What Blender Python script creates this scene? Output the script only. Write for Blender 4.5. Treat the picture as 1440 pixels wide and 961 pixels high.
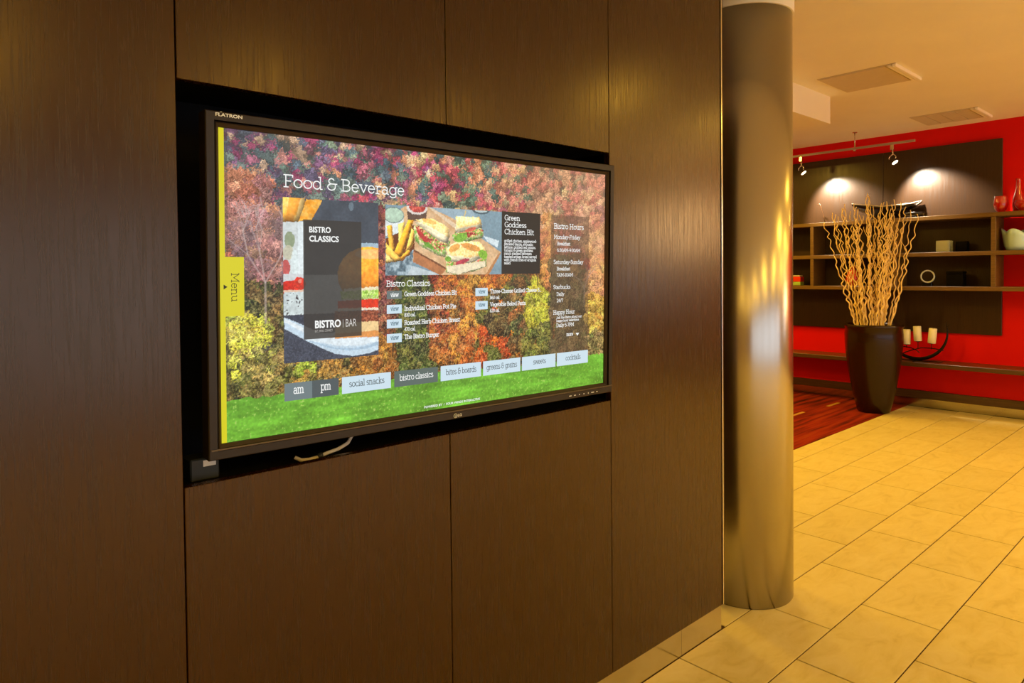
import bpy, bmesh, math, random
import numpy as np
from mathutils import Vector, Matrix

for o in list(bpy.data.objects):
    bpy.data.objects.remove(o, do_unlink=True)
SC = bpy.context.scene
COL = SC.collection
PI = math.pi

# ------------------------------------------------------------------ camera
CAM_POS = Vector((0.0, -1.457, 1.4441))
YAW, PITCH, ROLL = 0.82879, math.radians(-1.148), math.radians(-0.574)
F = Vector((math.cos(YAW) * math.cos(PITCH), math.sin(YAW) * math.cos(PITCH), math.sin(PITCH)))
R0 = F.cross(Vector((0, 0, 1))).normalized()
U0 = R0.cross(F)
RR = R0 * math.cos(ROLL) + U0 * math.sin(ROLL)
UU = -R0 * math.sin(ROLL) + U0 * math.cos(ROLL)
cam_data = bpy.data.cameras.new('camera')
cam_data.sensor_width = 36.0
cam_data.sensor_fit = 'HORIZONTAL'
cam_data.lens = 967.4 / 1440 * 36
cam_data.shift_y = -(480.5 - 404.2) / 1440
cam_data.clip_start = 0.02
cam = bpy.data.objects.new('camera', cam_data)
COL.objects.link(cam)
cam.matrix_world = Matrix(((RR.x, UU.x, -F.x, CAM_POS.x), (RR.y, UU.y, -F.y, CAM_POS.y),
                           (RR.z, UU.z, -F.z, CAM_POS.z), (0, 0, 0, 1)))
SC.camera = cam

# ------------------------------------------------------------------ world, exposure, lamp colours
world = bpy.data.worlds.new('world')
SC.world = world
world.use_nodes = True
bg = world.node_tree.nodes['Background']
bg.inputs[0].default_value = (0.80, 0.86, 1.0, 1)
bg.inputs[1].default_value = 2.3
SC.view_settings.view_transform = 'Standard'
SC.view_settings.look = 'None'
SC.view_settings.exposure = 0.0
SC.view_settings.gamma = 1.0
SC.view_settings.use_curve_mapping = False
DOWNLIGHT_W = 22.0
DOWNLIGHT_COL = (1.0, 0.60, 0.070)
SPOT_W = 165.0
SPOT_COL = (1.0, 0.80, 0.58)


# ------------------------------------------------------------------ node material helpers
def s2l(c):
    r = []
    for x in c:
        x = x / 255.0
        r.append(x / 12.92 if x <= 0.04045 else ((x + 0.055) / 1.055) ** 2.4)
    return tuple(r)


def new_mat(name):
    m = bpy.data.materials.new(name)
    m.use_nodes = True
    nt = m.node_tree
    return m, nt, nt.nodes['Principled BSDF']


def plain(name, col, rough=0.5, metal=0.0, spec=0.5, emit=0.0, coat=0.0, ior=1.45, trans=0.0):
    m, nt, b = new_mat(name)
    b.inputs['Base Color'].default_value = (*col, 1)
    b.inputs['Roughness'].default_value = rough
    b.inputs['Metallic'].default_value = metal
    b.inputs['Specular IOR Level'].default_value = spec
    b.inputs['IOR'].default_value = ior
    b.inputs['Transmission Weight'].default_value = trans
    b.inputs['Coat Weight'].default_value = coat
    if emit:
        b.inputs['Emission Color'].default_value = (*col, 1)
        b.inputs['Emission Strength'].default_value = emit
    # a trace of tonal grain so that no surface is perfectly even
    if not emit and not trans:
        no = nt.nodes.new('ShaderNodeTexNoise'); no.inputs['Scale'].default_value = 14
        no.inputs['Detail'].default_value = 4
        tc = nt.nodes.new('ShaderNodeTexCoord')
        nt.links.new(tc.outputs['Object'], no.inputs['Vector'])
        mx = nt.nodes.new('ShaderNodeMix'); mx.data_type = 'RGBA'
        mx.inputs[6].default_value = (*[c * 0.93 for c in col], 1)
        mx.inputs[7].default_value = (*[min(1, c * 1.07) for c in col], 1)
        nt.links.new(no.outputs['Fac'], mx.inputs[0])
        nt.links.new(mx.outputs[2], b.inputs['Base Color'])
    return m


def emissive(name, rgb):
    """display ink: gives off the sRGB colour shown on the screen"""
    m, nt, b = new_mat(name)
    c = s2l(rgb)
    b.inputs['Base Color'].default_value = (0.004, 0.004, 0.004, 1)
    b.inputs['Roughness'].default_value = 0.3
    b.inputs['Specular IOR Level'].default_value = 0.3
    b.inputs['Emission Color'].default_value = (*c, 1)
    b.inputs['Emission Strength'].default_value = 1.0
    return m


def ramp(nt, stops):
    r = nt.nodes.new('ShaderNodeValToRGB')
    el = r.color_ramp.elements
    while len(el) < len(stops):
        el.new(0.5)
    for e, (p, c) in zip(el, stops):
        e.position = p; e.color = (*c, 1)
    return r


def wood_mat(name, dark, light, rough=0.32, grain=90.0, axis='Z', spec=0.5, bump=0.25, tint=None):
    m, nt, b = new_mat(name)
    L = nt.links.new
    geo = nt.nodes.new('ShaderNodeNewGeometry')
    mp = nt.nodes.new('ShaderNodeMapping')
    sc = {'Z': (grain, grain, grain * 0.03), 'Y': (grain, grain * 0.03, grain), 'X': (grain * .03, grain, grain)}[axis]
    mp.inputs['Scale'].default_value = sc
    L(geo.outputs['Position'], mp.inputs['Vector'])
    n1 = nt.nodes.new('ShaderNodeTexNoise'); n1.inputs['Scale'].default_value = 1.0
    n1.inputs['Detail'].default_value = 5; n1.inputs['Roughness'].default_value = 0.65
    n1.inputs['Distortion'].default_value = 0.4
    L(mp.outputs[0], n1.inputs['Vector'])
    mp2 = nt.nodes.new('ShaderNodeMapping'); mp2.inputs['Scale'].default_value = tuple(s * 4.0 for s in sc)
    L(geo.outputs['Position'], mp2.inputs['Vector'])
    n2 = nt.nodes.new('ShaderNodeTexNoise'); n2.inputs['Scale'].default_value = 1.0; n2.inputs['Detail'].default_value = 2
    L(mp2.outputs[0], n2.inputs['Vector'])
    add = nt.nodes.new('ShaderNodeMath'); add.operation = 'MULTIPLY_ADD'
    add.inputs[1].default_value = 0.5
    L(n2.outputs['Fac'], add.inputs[0])
    hf = nt.nodes.new('ShaderNodeMath'); hf.operation = 'MULTIPLY'; hf.inputs[1].default_value = 0.5
    L(n1.outputs['Fac'], hf.inputs[0]); L(hf.outputs[0], add.inputs[2])
    rp = ramp(nt, [(0.36, dark), (0.62, light)])
    L(add.outputs[0], rp.inputs[0]); L(rp.outputs[0], b.inputs['Base Color'])
    b.inputs['Specular IOR Level'].default_value = spec
    if tint: b.inputs['Specular Tint'].default_value = (*tint, 1)
    rr = nt.nodes.new('ShaderNodeMapRange')
    rr.inputs['From Min'].default_value = 0.35; rr.inputs['From Max'].default_value = 0.65
    rr.inputs['To Min'].default_value = rough + 0.10; rr.inputs['To Max'].default_value = rough - 0.03
    L(add.outputs[0], rr.inputs[0]); L(rr.outputs[0], b.inputs['Roughness'])
    bp = nt.nodes.new('ShaderNodeBump'); bp.inputs['Strength'].default_value = bump
    bp.inputs['Distance'].default_value = 0.001
    L(add.outputs[0], bp.inputs['Height']); L(bp.outputs[0], b.inputs['Normal'])
    return m


def tile_mat():
    m, nt, b = new_mat('stone_tile')
    L = nt.links.new
    geo = nt.nodes.new('ShaderNodeNewGeometry')
    oi = nt.nodes.new('ShaderNodeObjectInfo')
    off = nt.nodes.new('ShaderNodeVectorMath'); off.operation = 'SCALE'
    off.inputs[0].default_value = (7.3, 13.1, 4.7); L(oi.outputs['Random'], off.inputs['Scale'])
    ad = nt.nodes.new('ShaderNodeVectorMath'); ad.operation = 'ADD'
    L(geo.outputs['Position'], ad.inputs[0]); L(off.outputs[0], ad.inputs[1])
    mp = nt.nodes.new('ShaderNodeMapping'); mp.inputs['Scale'].default_value = (6, 13, 6)
    mp.inputs['Rotation'].default_value = (0, 0, 0.35)
    L(ad.outputs[0], mp.inputs['Vector'])
    n = nt.nodes.new('ShaderNodeTexNoise'); n.inputs['Scale'].default_value = 1; n.inputs['Detail'].default_value = 8
    n.inputs['Roughness'].default_value = 0.62; n.inputs['Distortion'].default_value = 0.9
    L(mp.outputs[0], n.inputs['Vector'])
    rp = ramp(nt, [(0.25, (0.47, 0.38, 0.14)), (0.45, (0.56, 0.47, 0.20)), (0.60, (0.59, 0.505, 0.24)), (0.82, (0.62, 0.545, 0.29))])
    L(n.outputs['Fac'], rp.inputs[0])
    hsv = nt.nodes.new('ShaderNodeHueSaturation')
    mr = nt.nodes.new('ShaderNodeMapRange'); mr.inputs['To Min'].default_value = 0.96; mr.inputs['To Max'].default_value = 1.03
    L(oi.outputs['Random'], mr.inputs[0]); L(mr.outputs[0], hsv.inputs['Value'])
    L(rp.outputs[0], hsv.inputs['Color']); L(hsv.outputs[0], b.inputs['Base Color'])
    b.inputs['Roughness'].default_value = 0.42
    b.inputs['Specular IOR Level'].default_value = 0.35
    bp = nt.nodes.new('ShaderNodeBump'); bp.inputs['Strength'].default_value = 0.12; bp.inputs['Distance'].default_value = 0.002
    L(n.outputs['Fac'], bp.inputs['Height']); L(bp.outputs[0], b.inputs['Normal'])
    return m


def carpet_mat():
    m, nt, b = new_mat('red_carpet_weave')
    L = nt.links.new
    geo = nt.nodes.new('ShaderNodeNewGeometry')
    mp = nt.nodes.new('ShaderNodeMapping'); mp.inputs['Scale'].default_value = (0.8, 11.0, 1)
    L(geo.outputs['Position'], mp.inputs['Vector'])
    n = nt.nodes.new('ShaderNodeTexNoise'); n.inputs['Scale'].default_value = 1.6; n.inputs['Detail'].default_value = 5
    L(mp.outputs[0], n.inputs['Vector'])
    rp = ramp(nt, [(0.30, (0.025, 0.004, 0.002)), (0.42, (0.12, 0.009, 0.003)), (0.56, (0.20, 0.015, 0.004)), (0.72, (0.21, 0.034, 0.006))])
    L(n.outputs['Fac'], rp.inputs[0])
    br = nt.nodes.new('ShaderNodeTexBrick')
    br.inputs['Scale'].default_value = 1.0
    br.inputs['Color1'].default_value = (0, 0, 0, 1); br.inputs['Color2'].default_value = (1, 1, 1, 1)
    br.inputs['Mortar'].default_value = (0, 0, 0, 1); br.inputs['Mortar Size'].default_value = 0.004
    br.inputs['Brick Width'].default_value = 0.30; br.inputs['Row Height'].default_value = 0.045
    L(geo.outputs['Position'], br.inputs['Vector'])
    th = nt.nodes.new('ShaderNodeMath'); th.operation = 'GREATER_THAN'; th.inputs[1].default_value = 0.985
    L(br.outputs['Color'], th.inputs[0])
    mx = nt.nodes.new('ShaderNodeMix'); mx.data_type = 'RGBA'
    L(th.outputs[0], mx.inputs[0]); L(rp.outputs[0], mx.inputs[6]); mx.inputs[7].default_value = (0.36, 0.20, 0.05, 1)
    L(mx.outputs[2], b.inputs['Base Color'])
    b.inputs['Roughness'].default_value = 0.95
    b.inputs['Specular IOR Level'].default_value = 0.1
    n2 = nt.nodes.new('ShaderNodeTexNoise'); n2.inputs['Scale'].default_value = 400
    L(geo.outputs['Position'], n2.inputs['Vector'])
    bp = nt.nodes.new('ShaderNodeBump'); bp.inputs['Strength'].default_value = 0.5; bp.inputs['Distance'].default_value = 0.003
    L(n2.outputs['Fac'], bp.inputs['Height']); L(bp.outputs[0], b.inputs['Normal'])
    return m


def steel_mat(name, col, rough, streak=0.05, aniso=0.0, stretch=(60, 60, 1.2)):
    m, nt, b = new_mat(name)
    L = nt.links.new
    tc = nt.nodes.new('ShaderNodeTexCoord')
    mp = nt.nodes.new('ShaderNodeMapping'); mp.inputs['Scale'].default_value = stretch
    L(tc.outputs['Object'], mp.inputs['Vector'])
    n = nt.nodes.new('ShaderNodeTexNoise'); n.inputs['Scale'].default_value = 1.5; n.inputs['Detail'].default_value = 6
    L(mp.outputs[0], n.inputs['Vector'])
    mr = nt.nodes.new('ShaderNodeMapRange'); mr.inputs['To Min'].default_value = rough - streak; mr.inputs['To Max'].default_value = rough + streak
    L(n.outputs['Fac'], mr.inputs[0]); L(mr.outputs[0], b.inputs['Roughness'])
    b.inputs['Base Color'].default_value = (*col, 1)
    b.inputs['Metallic'].default_value = 1.0
    b.inputs['Anisotropic'].default_value = aniso
    return m


def picture_mat():
    """the lit display: per-pixel colour held on the fine screen grid"""
    m, nt, b = new_mat('display_picture')
    at = nt.nodes.new('ShaderNodeAttribute'); at.attribute_name = 'picture'
    nt.links.new(at.outputs['Color'], b.inputs['Emission Color'])
    b.inputs['Emission Strength'].default_value = 1.0
    b.inputs['Base Color'].default_value = (0.004, 0.004, 0.004, 1)
    b.inputs['Roughness'].default_value = 0.28
    b.inputs['Specular IOR Level'].default_value = 0.3
    return m


def wall_paint(name, col, rough=0.55, spec=0.4, scale=120, bump=0.06):
    m, nt, b = new_mat(name)
    L = nt.links.new
    geo = nt.nodes.new('ShaderNodeNewGeometry')
    n = nt.nodes.new('ShaderNodeTexNoise'); n.inputs['Scale'].default_value = 3; n.inputs['Detail'].default_value = 3
    L(geo.outputs['Position'], n.inputs['Vector'])
    mx = nt.nodes.new('ShaderNodeMix'); mx.data_type = 'RGBA'
    mx.inputs[6].default_value = (*[c * 0.95 for c in col], 1); mx.inputs[7].default_value = (*[min(1, c * 1.04) for c in col], 1)
    L(n.outputs['Fac'], mx.inputs[0]); L(mx.outputs[2], b.inputs['Base Color'])
    n2 = nt.nodes.new('ShaderNodeTexNoise'); n2.inputs['Scale'].default_value = scale
    L(geo.outputs['Position'], n2.inputs['Vector'])
    bp = nt.nodes.new('ShaderNodeBump'); bp.inputs['Strength'].default_value = bump; bp.inputs['Distance'].default_value = 0.002
    L(n2.outputs['Fac'], bp.inputs['Height']); L(bp.outputs[0], b.inputs['Normal'])
    b.inputs['Roughness'].default_value = rough
    b.inputs['Specular IOR Level'].default_value = spec
    return m


M = {}
M['panel'] = wood_mat('wenge_panel', (0.0110, 0.0024, 0.0001), (0.0270, 0.0062, 0.0002), rough=0.22, grain=85, spec=0.70, bump=0.09, tint=(1.0, 0.82, 0.60))
M['far_panel'] = wood_mat('far_wood_panel', (0.028, 0.013, 0.005), (0.046, 0.023, 0.010), rough=0.30, grain=60, spec=0.5, bump=0.10)
M['shelf'] = wood_mat('shelf_wood', (0.105, 0.055, 0.012), (0.165, 0.090, 0.020), rough=0.4, grain=50, axis='Y', bump=0.1)
M['ledge'] = wood_mat('ledge_wood', (0.055, 0.026, 0.010), (0.095, 0.046, 0.018), rough=0.30, grain=50, axis='Y', bump=0.08)
M['core'] = plain('dark_core', (0.006, 0.005, 0.005), 0.8)
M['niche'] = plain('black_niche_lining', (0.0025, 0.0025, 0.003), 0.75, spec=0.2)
M['tile'] = tile_mat()
M['grout'] = plain('dark_grout', (0.045, 0.016, 0.006), 0.9)
M['carpet'] = carpet_mat()
M['ceiling'] = wall_paint('ceiling_paint', (0.86, 0.80, 0.66), 0.8, 0.2)
M['red'] = wall_paint('red_wall_paint', (0.72, 0.0026, 0.0012), 0.5, 0.22)
M['cream'] = wall_paint('tan_wall_paint', (0.30, 0.21, 0.12), 0.7, 0.3)
M['steel'] = steel_mat('brushed_steel_column', (0.50, 0.46, 0.39), 0.25, 0.025, aniso=0.0)
M['base_steel'] = steel_mat('polished_steel_base', (0.50, 0.46, 0.36), 0.16, 0.05, stretch=(3, 3, 40))
M['track'] = plain('satin_track_metal', (0.50, 0.40, 0.34), 0.5, 0.6)
M['chrome'] = plain('satin_chrome', (0.75, 0.70, 0.62), 0.2, 1.0)
M['bezel'] = plain('tv_bezel_brown_plastic', (0.013, 0.009, 0.007), 0.38, spec=0.5)
M['bezel_in'] = plain('tv_inner_bezel', (0.040, 0.027, 0.019), 0.5, spec=0.4)
M['bezel_edge'] = plain('tv_bezel_ridge', (0.10, 0.075, 0.05), 0.28, spec=0.6)
M['tv_black'] = plain('tv_black_plastic', (0.003, 0.003, 0.0035), 0.5)
M['print_white'] = plain('white_print', (0.80, 0.90, 1.0), 0.5)
M['label_white'] = plain('white_sticker', (0.70, 0.70, 0.68), 0.6)
M['cable'] = plain('white_cable_jacket', (0.62, 0.58, 0.50), 0.45)
M['adapter'] = plain('charcoal_adapter_plastic', (0.022, 0.026, 0.026), 0.5)
M['picture'] = picture_mat()
M['pot'] = plain('glazed_dark_brown_pot', (0.018, 0.006, 0.001), 0.26, spec=0.36, coat=0.1)
M['pot_fill'] = plain('dark_moss_filling', (0.02, 0.014, 0.006), 0.9)
M['willow'] = plain('dried_curly_willow', (0.80, 0.60, 0.32), 0.7, spec=0.2)
M['iron'] = plain('black_wrought_iron', (0.012, 0.009, 0.008), 0.35, 0.6)
M['wax'] = plain('ivory_candle_wax', (0.84, 0.80, 0.66), 0.5, spec=0.3)
M['wick'] = plain('charred_wick', (0.03, 0.025, 0.02), 0.9)
M['black_ceramic'] = plain('black_ceramic', (0.006, 0.005, 0.005), 0.25)
M['dark_box'] = plain('matt_black_box', (0.003, 0.002, 0.002), 0.7, spec=0.1)
M['rim'] = plain('pale_metal_rim', (0.55, 0.50, 0.42), 0.3, 0.3)
M['pale_glaze'] = plain('pale_celadon_glaze', (0.46, 0.68, 0.85), 0.18, spec=0.6, coat=0.4)
M['silver'] = plain('silver_ring_metal', (0.85, 0.95, 1.0), 0.3, 0.3)
M['red_glass'] = plain('red_glass', (0.60, 0.006, 0.004), 0.04, spec=0.7, trans=0.35, coat=1.0)
M['red_glaze'] = plain('orange_red_glaze', (0.62, 0.035, 0.008), 0.2, coat=0.5)
M['glass_clear'] = plain('yellow_green_glass', (0.95, 1.0, 0.80), 0.03, spec=0.9, trans=0.7, ior=1.5)
M['glass_core'] = plain('green_gold_glass_core', (0.40, 0.40, 0.07), 0.2, spec=0.7)
M['green_glass'] = plain('green_glass_base', (0.30, 0.45, 0.08), 0.1, spec=0.7)
M['vent_panel'] = plain('vent_face_beige', (0.62, 0.52, 0.36), 0.7)
M['vent_strip'] = plain('vent_white_blade', (0.88, 0.82, 0.70), 0.5)
M['white_trim'] = plain('white_lamp_trim', (0.8, 0.76, 0.66), 0.5)
M['frame_dark'] = plain('bronze_window_frame', (0.04, 0.03, 0.02), 0.4, 0.5)


def window_glass():
    m = bpy.data.materials.new('window_pane_glass'); m.use_nodes = True
    nt = m.node_tree; nt.nodes.clear()
    o = nt.nodes.new('ShaderNodeOutputMaterial'); t = nt.nodes.new('ShaderNodeBsdfTransparent')
    g = nt.nodes.new('ShaderNodeBsdfGlossy'); g.inputs['Roughness'].default_value = 0.02
    mx = nt.nodes.new('ShaderNodeMixShader'); mx.inputs[0].default_value = 0.08
    nt.links.new(t.outputs[0], mx.inputs[1]); nt.links.new(g.outputs[0], mx.inputs[2]); nt.links.new(mx.outputs[0], o.inputs[0])
    return m


M['window_glass'] = window_glass()


# ------------------------------------------------------------------ object helpers
def link(o, parent=None):
    COL.objects.link(o)
    if parent is not None:
        o.parent = parent
    return o


def tag(o, label=None, cat=None, group=None, kind=None):
    if label: o['label'] = label
    if cat: o['category'] = cat
    if group: o['group'] = group
    if kind: o['kind'] = kind
    return o


def empty(name, loc=(0, 0, 0), rot=(0, 0, 0), parent=None):
    o = bpy.data.objects.new(name, None)
    o.empty_display_size = 0.05
    o.location = loc; o.rotation_euler = rot
    return link(o, parent)


class MB:
    """collects geometry for ONE mesh"""
    def __init__(self):
        self.bm = bmesh.new()

    def box(self, x0, x1, y0, y1, z0, z1, bevel=0.0, seg=1):
        bm = self.bm
        r = bmesh.ops.create_cube(bm, size=1.0)
        vs = r['verts']
        for v in vs:
            v.co = Vector(((x0 + x1) / 2 + v.co.x * (x1 - x0), (y0 + y1) / 2 + v.co.y * (y1 - y0), (z0 + z1) / 2 + v.co.z * (z1 - z0)))
        if bevel:
            es = list({e for v in vs for e in v.link_edges})
            bmesh.ops.bevel(bm, geom=es, offset=bevel, segments=seg, affect='EDGES', profile=0.5)
        return self

    def quad(self, *pts):
        vs = [self.bm.verts.new(p) for p in pts]
        self.bm.faces.new(vs)
        return self

    def cyl(self, p0, p1, r0, r1=None, n=16, caps=True):
        r1 = r0 if r1 is None else r1
        return self.tube([p0, p1], [r0, r1], n, caps)

    def tube(self, pts, rad, n=8, caps=True):
        bm = self.bm
        pts = [Vector(p) for p in pts]
        if not hasattr(rad, '__len__'):
            rad = [rad] * len(pts)
        rings = []
        t0 = (pts[1] - pts[0]).normalized()
        ref = Vector((0, 0, 1)) if abs(t0.z) < 0.9 else Vector((1, 0, 0))
        nrm = t0.cross(ref).normalized()
        for i, p in enumerate(pts):
            a = pts[max(0, i - 1)]; b = pts[min(len(pts) - 1, i + 1)]
            t = (b - a).normalized()
            nrm = (nrm - t * nrm.dot(t)).normalized()
            bn = t.cross(nrm)
            rings.append([bm.verts.new(p + (nrm * math.cos(2 * PI * k / n) + bn * math.sin(2 * PI * k / n)) * rad[i]) for k in range(n)])
        for a, b in zip(rings[:-1], rings[1:]):
            for k in range(n):
                f = bm.faces.new((a[k], a[(k + 1) % n], b[(k + 1) % n], b[k])); f.smooth = True
        if caps:
            bm.faces.new(list(reversed(rings[0]))); bm.faces.new(rings[-1])
        return self

    def lathe(self, prof, n=40, cx=0, cy=0, power=2.0, rot=0.0, sx=1.0, sy=1.0):
        bm = self.bm
        rings = []
        for r, z in prof:
            ring = []
            for k in range(n):
                a = 2 * PI * k / n
                c, s = math.cos(a), math.sin(a)
                q = r * (abs(c) ** power + abs(s) ** power) ** (-1.0 / power)
                x, y = q * c * sx, q * s * sy
                ring.append(bm.verts.new((cx + x * math.cos(rot) - y * math.sin(rot), cy + x * math.sin(rot) + y * math.cos(rot), z)))
            rings.append(ring)
        for a, b in zip(rings[:-1], rings[1:]):
            for k in range(n):
                f = bm.faces.new((a[k], a[(k + 1) % n], b[(k + 1) % n], b[k])); f.smooth = True
        bm.faces.new(list(reversed(rings[0]))); bm.faces.new(rings[-1])
        return self

    def mesh(self, name, mat):
        bmesh.ops.recalc_face_normals(self.bm, faces=self.bm.faces[:])
        me = bpy.data.meshes.new(name)
        self.bm.to_mesh(me); self.bm.free()
        me.materials.append(mat)
        return me

    def build(self, name, mat, parent=None, loc=None, rot=None):
        o = bpy.data.objects.new(name, self.mesh(name, mat))
        if loc is not None: o.location = loc
        if rot is not None: o.rotation_euler = rot
        return link(o, parent)


def inst(name, mesh, parent=None, loc=(0, 0, 0), rot=(0, 0, 0)):
    o = bpy.data.objects.new(name, mesh)
    o.location = loc; o.rotation_euler = rot
    return link(o, parent)


# ------------------------------------------------------------------ dimensions of the place
CEIL = 2.896
XF = 8.06            # red wall
WALL_END = 2.4658
Y_RIGHT, X_REAR, Y_SIDE = -6.0, -4.5, 4.5
ZP = 0.1033
REC = (0.4388, 1.7756, 1.021, 1.8368)   # niche x0 x1 z0 z1
XB = 1.107

# ------------------------------------------------------------------ floor: stone tiles in running bond
Y0, TW, X0, TL = 0.0064, 0.3029, 2.4778, 0.307
CARPET_Y = 1.085
floor = MB().box(X_REAR, XF + 0.1, Y_RIGHT, Y_SIDE, -0.06, -0.004).build('floor', M['grout'])
tag(floor, 'warm beige stone tile floor with thin dark grout lines', kind='structure')
GAP = 0.0055
tile_cache = {}


def tile_mesh(lx, ly):
    key = (round(lx, 3), round(ly, 3))
    if key not in tile_cache:
        b = MB(); b.box(-lx / 2, lx / 2, -ly / 2, ly / 2, -0.012, 0.0)
        top = [e for e in b.bm.edges if all(v.co.z > -0.001 for v in e.verts)]
        bmesh.ops.bevel(b.bm, geom=top, offset=0.0012, segments=1, affect='EDGES')
        tile_cache[key] = b.mesh('floor_tile', M['tile'])
    return tile_cache[key]


far_tiles = MB()
XFLOOR_END = 8.012
for k in range(-4, 21):
    ya, yb = Y0 - (k + 1) * TW, Y0 - k * TW
    if k == -4:
        ya, yb = Y0 + 3 * TW, CARPET_Y
    odd = 1 if k % 2 == 0 else 0
    if ya < Y_RIGHT: ya = Y_RIGHT
    for j in range(-14, 12):
        xa = X0 + (2 * j + odd) * TL; xb = xa + 2 * TL
        xa, xb = max(xa, X_REAR), min(xb, XFLOOR_END)
        if xb - xa < 0.03: continue
        if k < 0:
            if xb < 2.52: continue
            xa = max(xa, 2.50)
        if xb - xa < 0.03: continue
        near = (1.2 < xb and k <= 3) if k >= 0 else True
        lx, ly = xb - xa - GAP, yb - ya - GAP
        if near:
            inst('floor_tile', tile_mesh(lx, ly), floor, ((xa + xb) / 2, (ya + yb) / 2, 0.0))
        else:
            far_tiles.box(xa + GAP / 2, xb - GAP / 2, ya + GAP / 2, yb - GAP / 2, -0.012, 0.0)
ft = far_tiles.build('floor_tile_field', M['tile'], floor); ft['kind'] = 'stuff'

carpet = MB().box(2.50, XFLOOR_END, CARPET_Y, Y_SIDE, -0.02, 0.004).build('carpet_floor', M['carpet'])
tag(carpet, 'red striped woven carpet beside the beige tiles', 'carpet', kind='structure')

# ------------------------------------------------------------------ ceiling, soffit
ceil = MB().box(X_REAR, XF + 0.1, Y_RIGHT, Y_SIDE, CEIL, CEIL + 0.12).build('ceiling', M['ceiling'])
tag(ceil, 'cream painted ceiling glowing in warm light', kind='structure')
soff = MB().box(2.5, 5.89, 1.0, Y_SIDE, 2.672, CEIL).build('trim_1', M['ceiling'])
tag(soff, 'cream ceiling soffit dropping beside the steel column', kind='structure')

# ------------------------------------------------------------------ wall with the screen (wall_left)
core = MB()
PT = 0.022
x0, x1, z0, z1 = REC
YB = 0.30
core.box(X_REAR, x0, PT, YB, 0, CEIL)
core.box(x1, WALL_END, PT, YB, 0, CEIL)
core.box(x0, x1, PT, YB, 0, z0 - 0.02)
core.box(x0, x1, PT, YB, z1 + 0.02, CEIL)
core.box(x0, x1, 0.24, YB, z0 - 0.02, z1 + 0.02)
core.box(WALL_END - 0.12, WALL_END, YB, Y_SIDE, 0, CEIL)
wall_left = core.build('wall_left', M['core'])
tag(wall_left, 'dark wenge panelled wall holding the menu screen', kind='structure')
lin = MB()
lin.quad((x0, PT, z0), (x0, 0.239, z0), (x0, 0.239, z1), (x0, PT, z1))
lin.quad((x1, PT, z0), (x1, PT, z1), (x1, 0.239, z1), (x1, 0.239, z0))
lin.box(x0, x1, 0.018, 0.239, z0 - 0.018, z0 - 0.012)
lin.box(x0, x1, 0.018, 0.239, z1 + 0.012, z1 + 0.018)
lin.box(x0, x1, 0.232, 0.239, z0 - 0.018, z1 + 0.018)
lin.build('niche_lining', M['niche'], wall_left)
G = 0.0024
for (a, b, c, d) in [(-0.90, x0, ZP, CEIL), (-2.24, -0.90, ZP, CEIL), (-3.58, -2.24, ZP, CEIL), (X_REAR, -3.58, ZP, CEIL),
                     (x0, XB, z1, CEIL), (XB, x1, z1, CEIL), (x0, XB, ZP, z0), (XB, x1, ZP, z0), (x1, WALL_END, ZP, CEIL)]:
    MB().box(a + G / 2, b - G / 2, 0.0, PT - 0.0005, c + (G / 2 if c > 1 else 0), d - (G / 2 if d < 2 else 0.004), bevel=0.0012).build('wood_panel', M['panel'], wall_left)
MB().box(WALL_END + 0.0004, WALL_END + 0.018, 0.0, Y_SIDE, ZP, CEIL - 0.004).build('wood_panel', M['panel'], wall_left)
tr = MB().box(WALL_END + 0.001, WALL_END + 0.007, -0.004, -0.0006, ZP, CEIL - 0.01, bevel=0.001).build('trim_2', M['chrome'])
tag(tr, 'thin steel edge strip on the dark panelled wall corner', kind='structure')
bb = MB().box(X_REAR, 2.188 - 0.0006, 0.006, 0.016, 0.0005, ZP - 0.001, bevel=0.0008).build('baseboard_left', M['base_steel'])
tag(bb, 'polished steel kick plate under the dark panelled wall', kind='structure')
MB().box(2.188 + 0.0006, WALL_END + 0.002, 0.006, 0.016, 0.0005, ZP - 0.001, bevel=0.0008).build('kick_plate', M['base_steel'], bb)
MB().box(WALL_END + 0.0004, WALL_END + 0.006, 0.0165, Y_SIDE, 0.0005, ZP - 0.001, bevel=0.0008).build('kick_plate', M['base_steel'], bb)

# ------------------------------------------------------------------ steel column
column = empty('column', (2.8694, 0.1278, 0))
tag(column, 'round brushed stainless steel column at the end of the panelled wall', 'column', kind='structure')
MB().lathe([(0.2055, 0.0), (0.2055, 0.004), (0.209, 0.006), (0.209, 2.565)], n=128).build('steel_sleeve', M['steel'], column)
MB().lathe([(0.215, 2.566), (0.2165, 2.568), (0.2165, CEIL - 0.001)], n=96).build('column_collar', M['ceiling'], column)

# ------------------------------------------------------------------ far red wall
FW = (-5.7, -4.25, 0.95, 2.25)
wf = MB(); wf.box(XF, XF + 0.1, -2.5, Y_SIDE, 0, CEIL);
wall_far = wf.build('wall_far', M['red'])
tag(wall_far, 'glossy red end wall behind the shelves', kind='structure')
for ya, yb in [(0.252, 1.329), (1.329, 2.406), (2.406, 3.483), (3.483, Y_SIDE)]:
    MB().box(XF - 0.03, XF - 0.0005, ya + 0.002, yb - 0.002, 0.79, 2.71, bevel=0.002).build('wood_panel', M['far_panel'], wall_far)
bf = MB().box(8.018, XF - 0.0005, Y_RIGHT, Y_SIDE, 0.001, 0.09, bevel=0.001).build('baseboard_far', M['base_steel'])
tag(bf, 'polished steel kick plate along the red wall', kind='structure')
pl = MB().box(8.022, XF - 0.0005, Y_RIGHT, Y_SIDE, 0.0905, 0.17, bevel=0.002).build('trim_3', M['ledge'])
tag(pl, 'dark wooden plinth above the steel kick plate', kind='structure')

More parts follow.
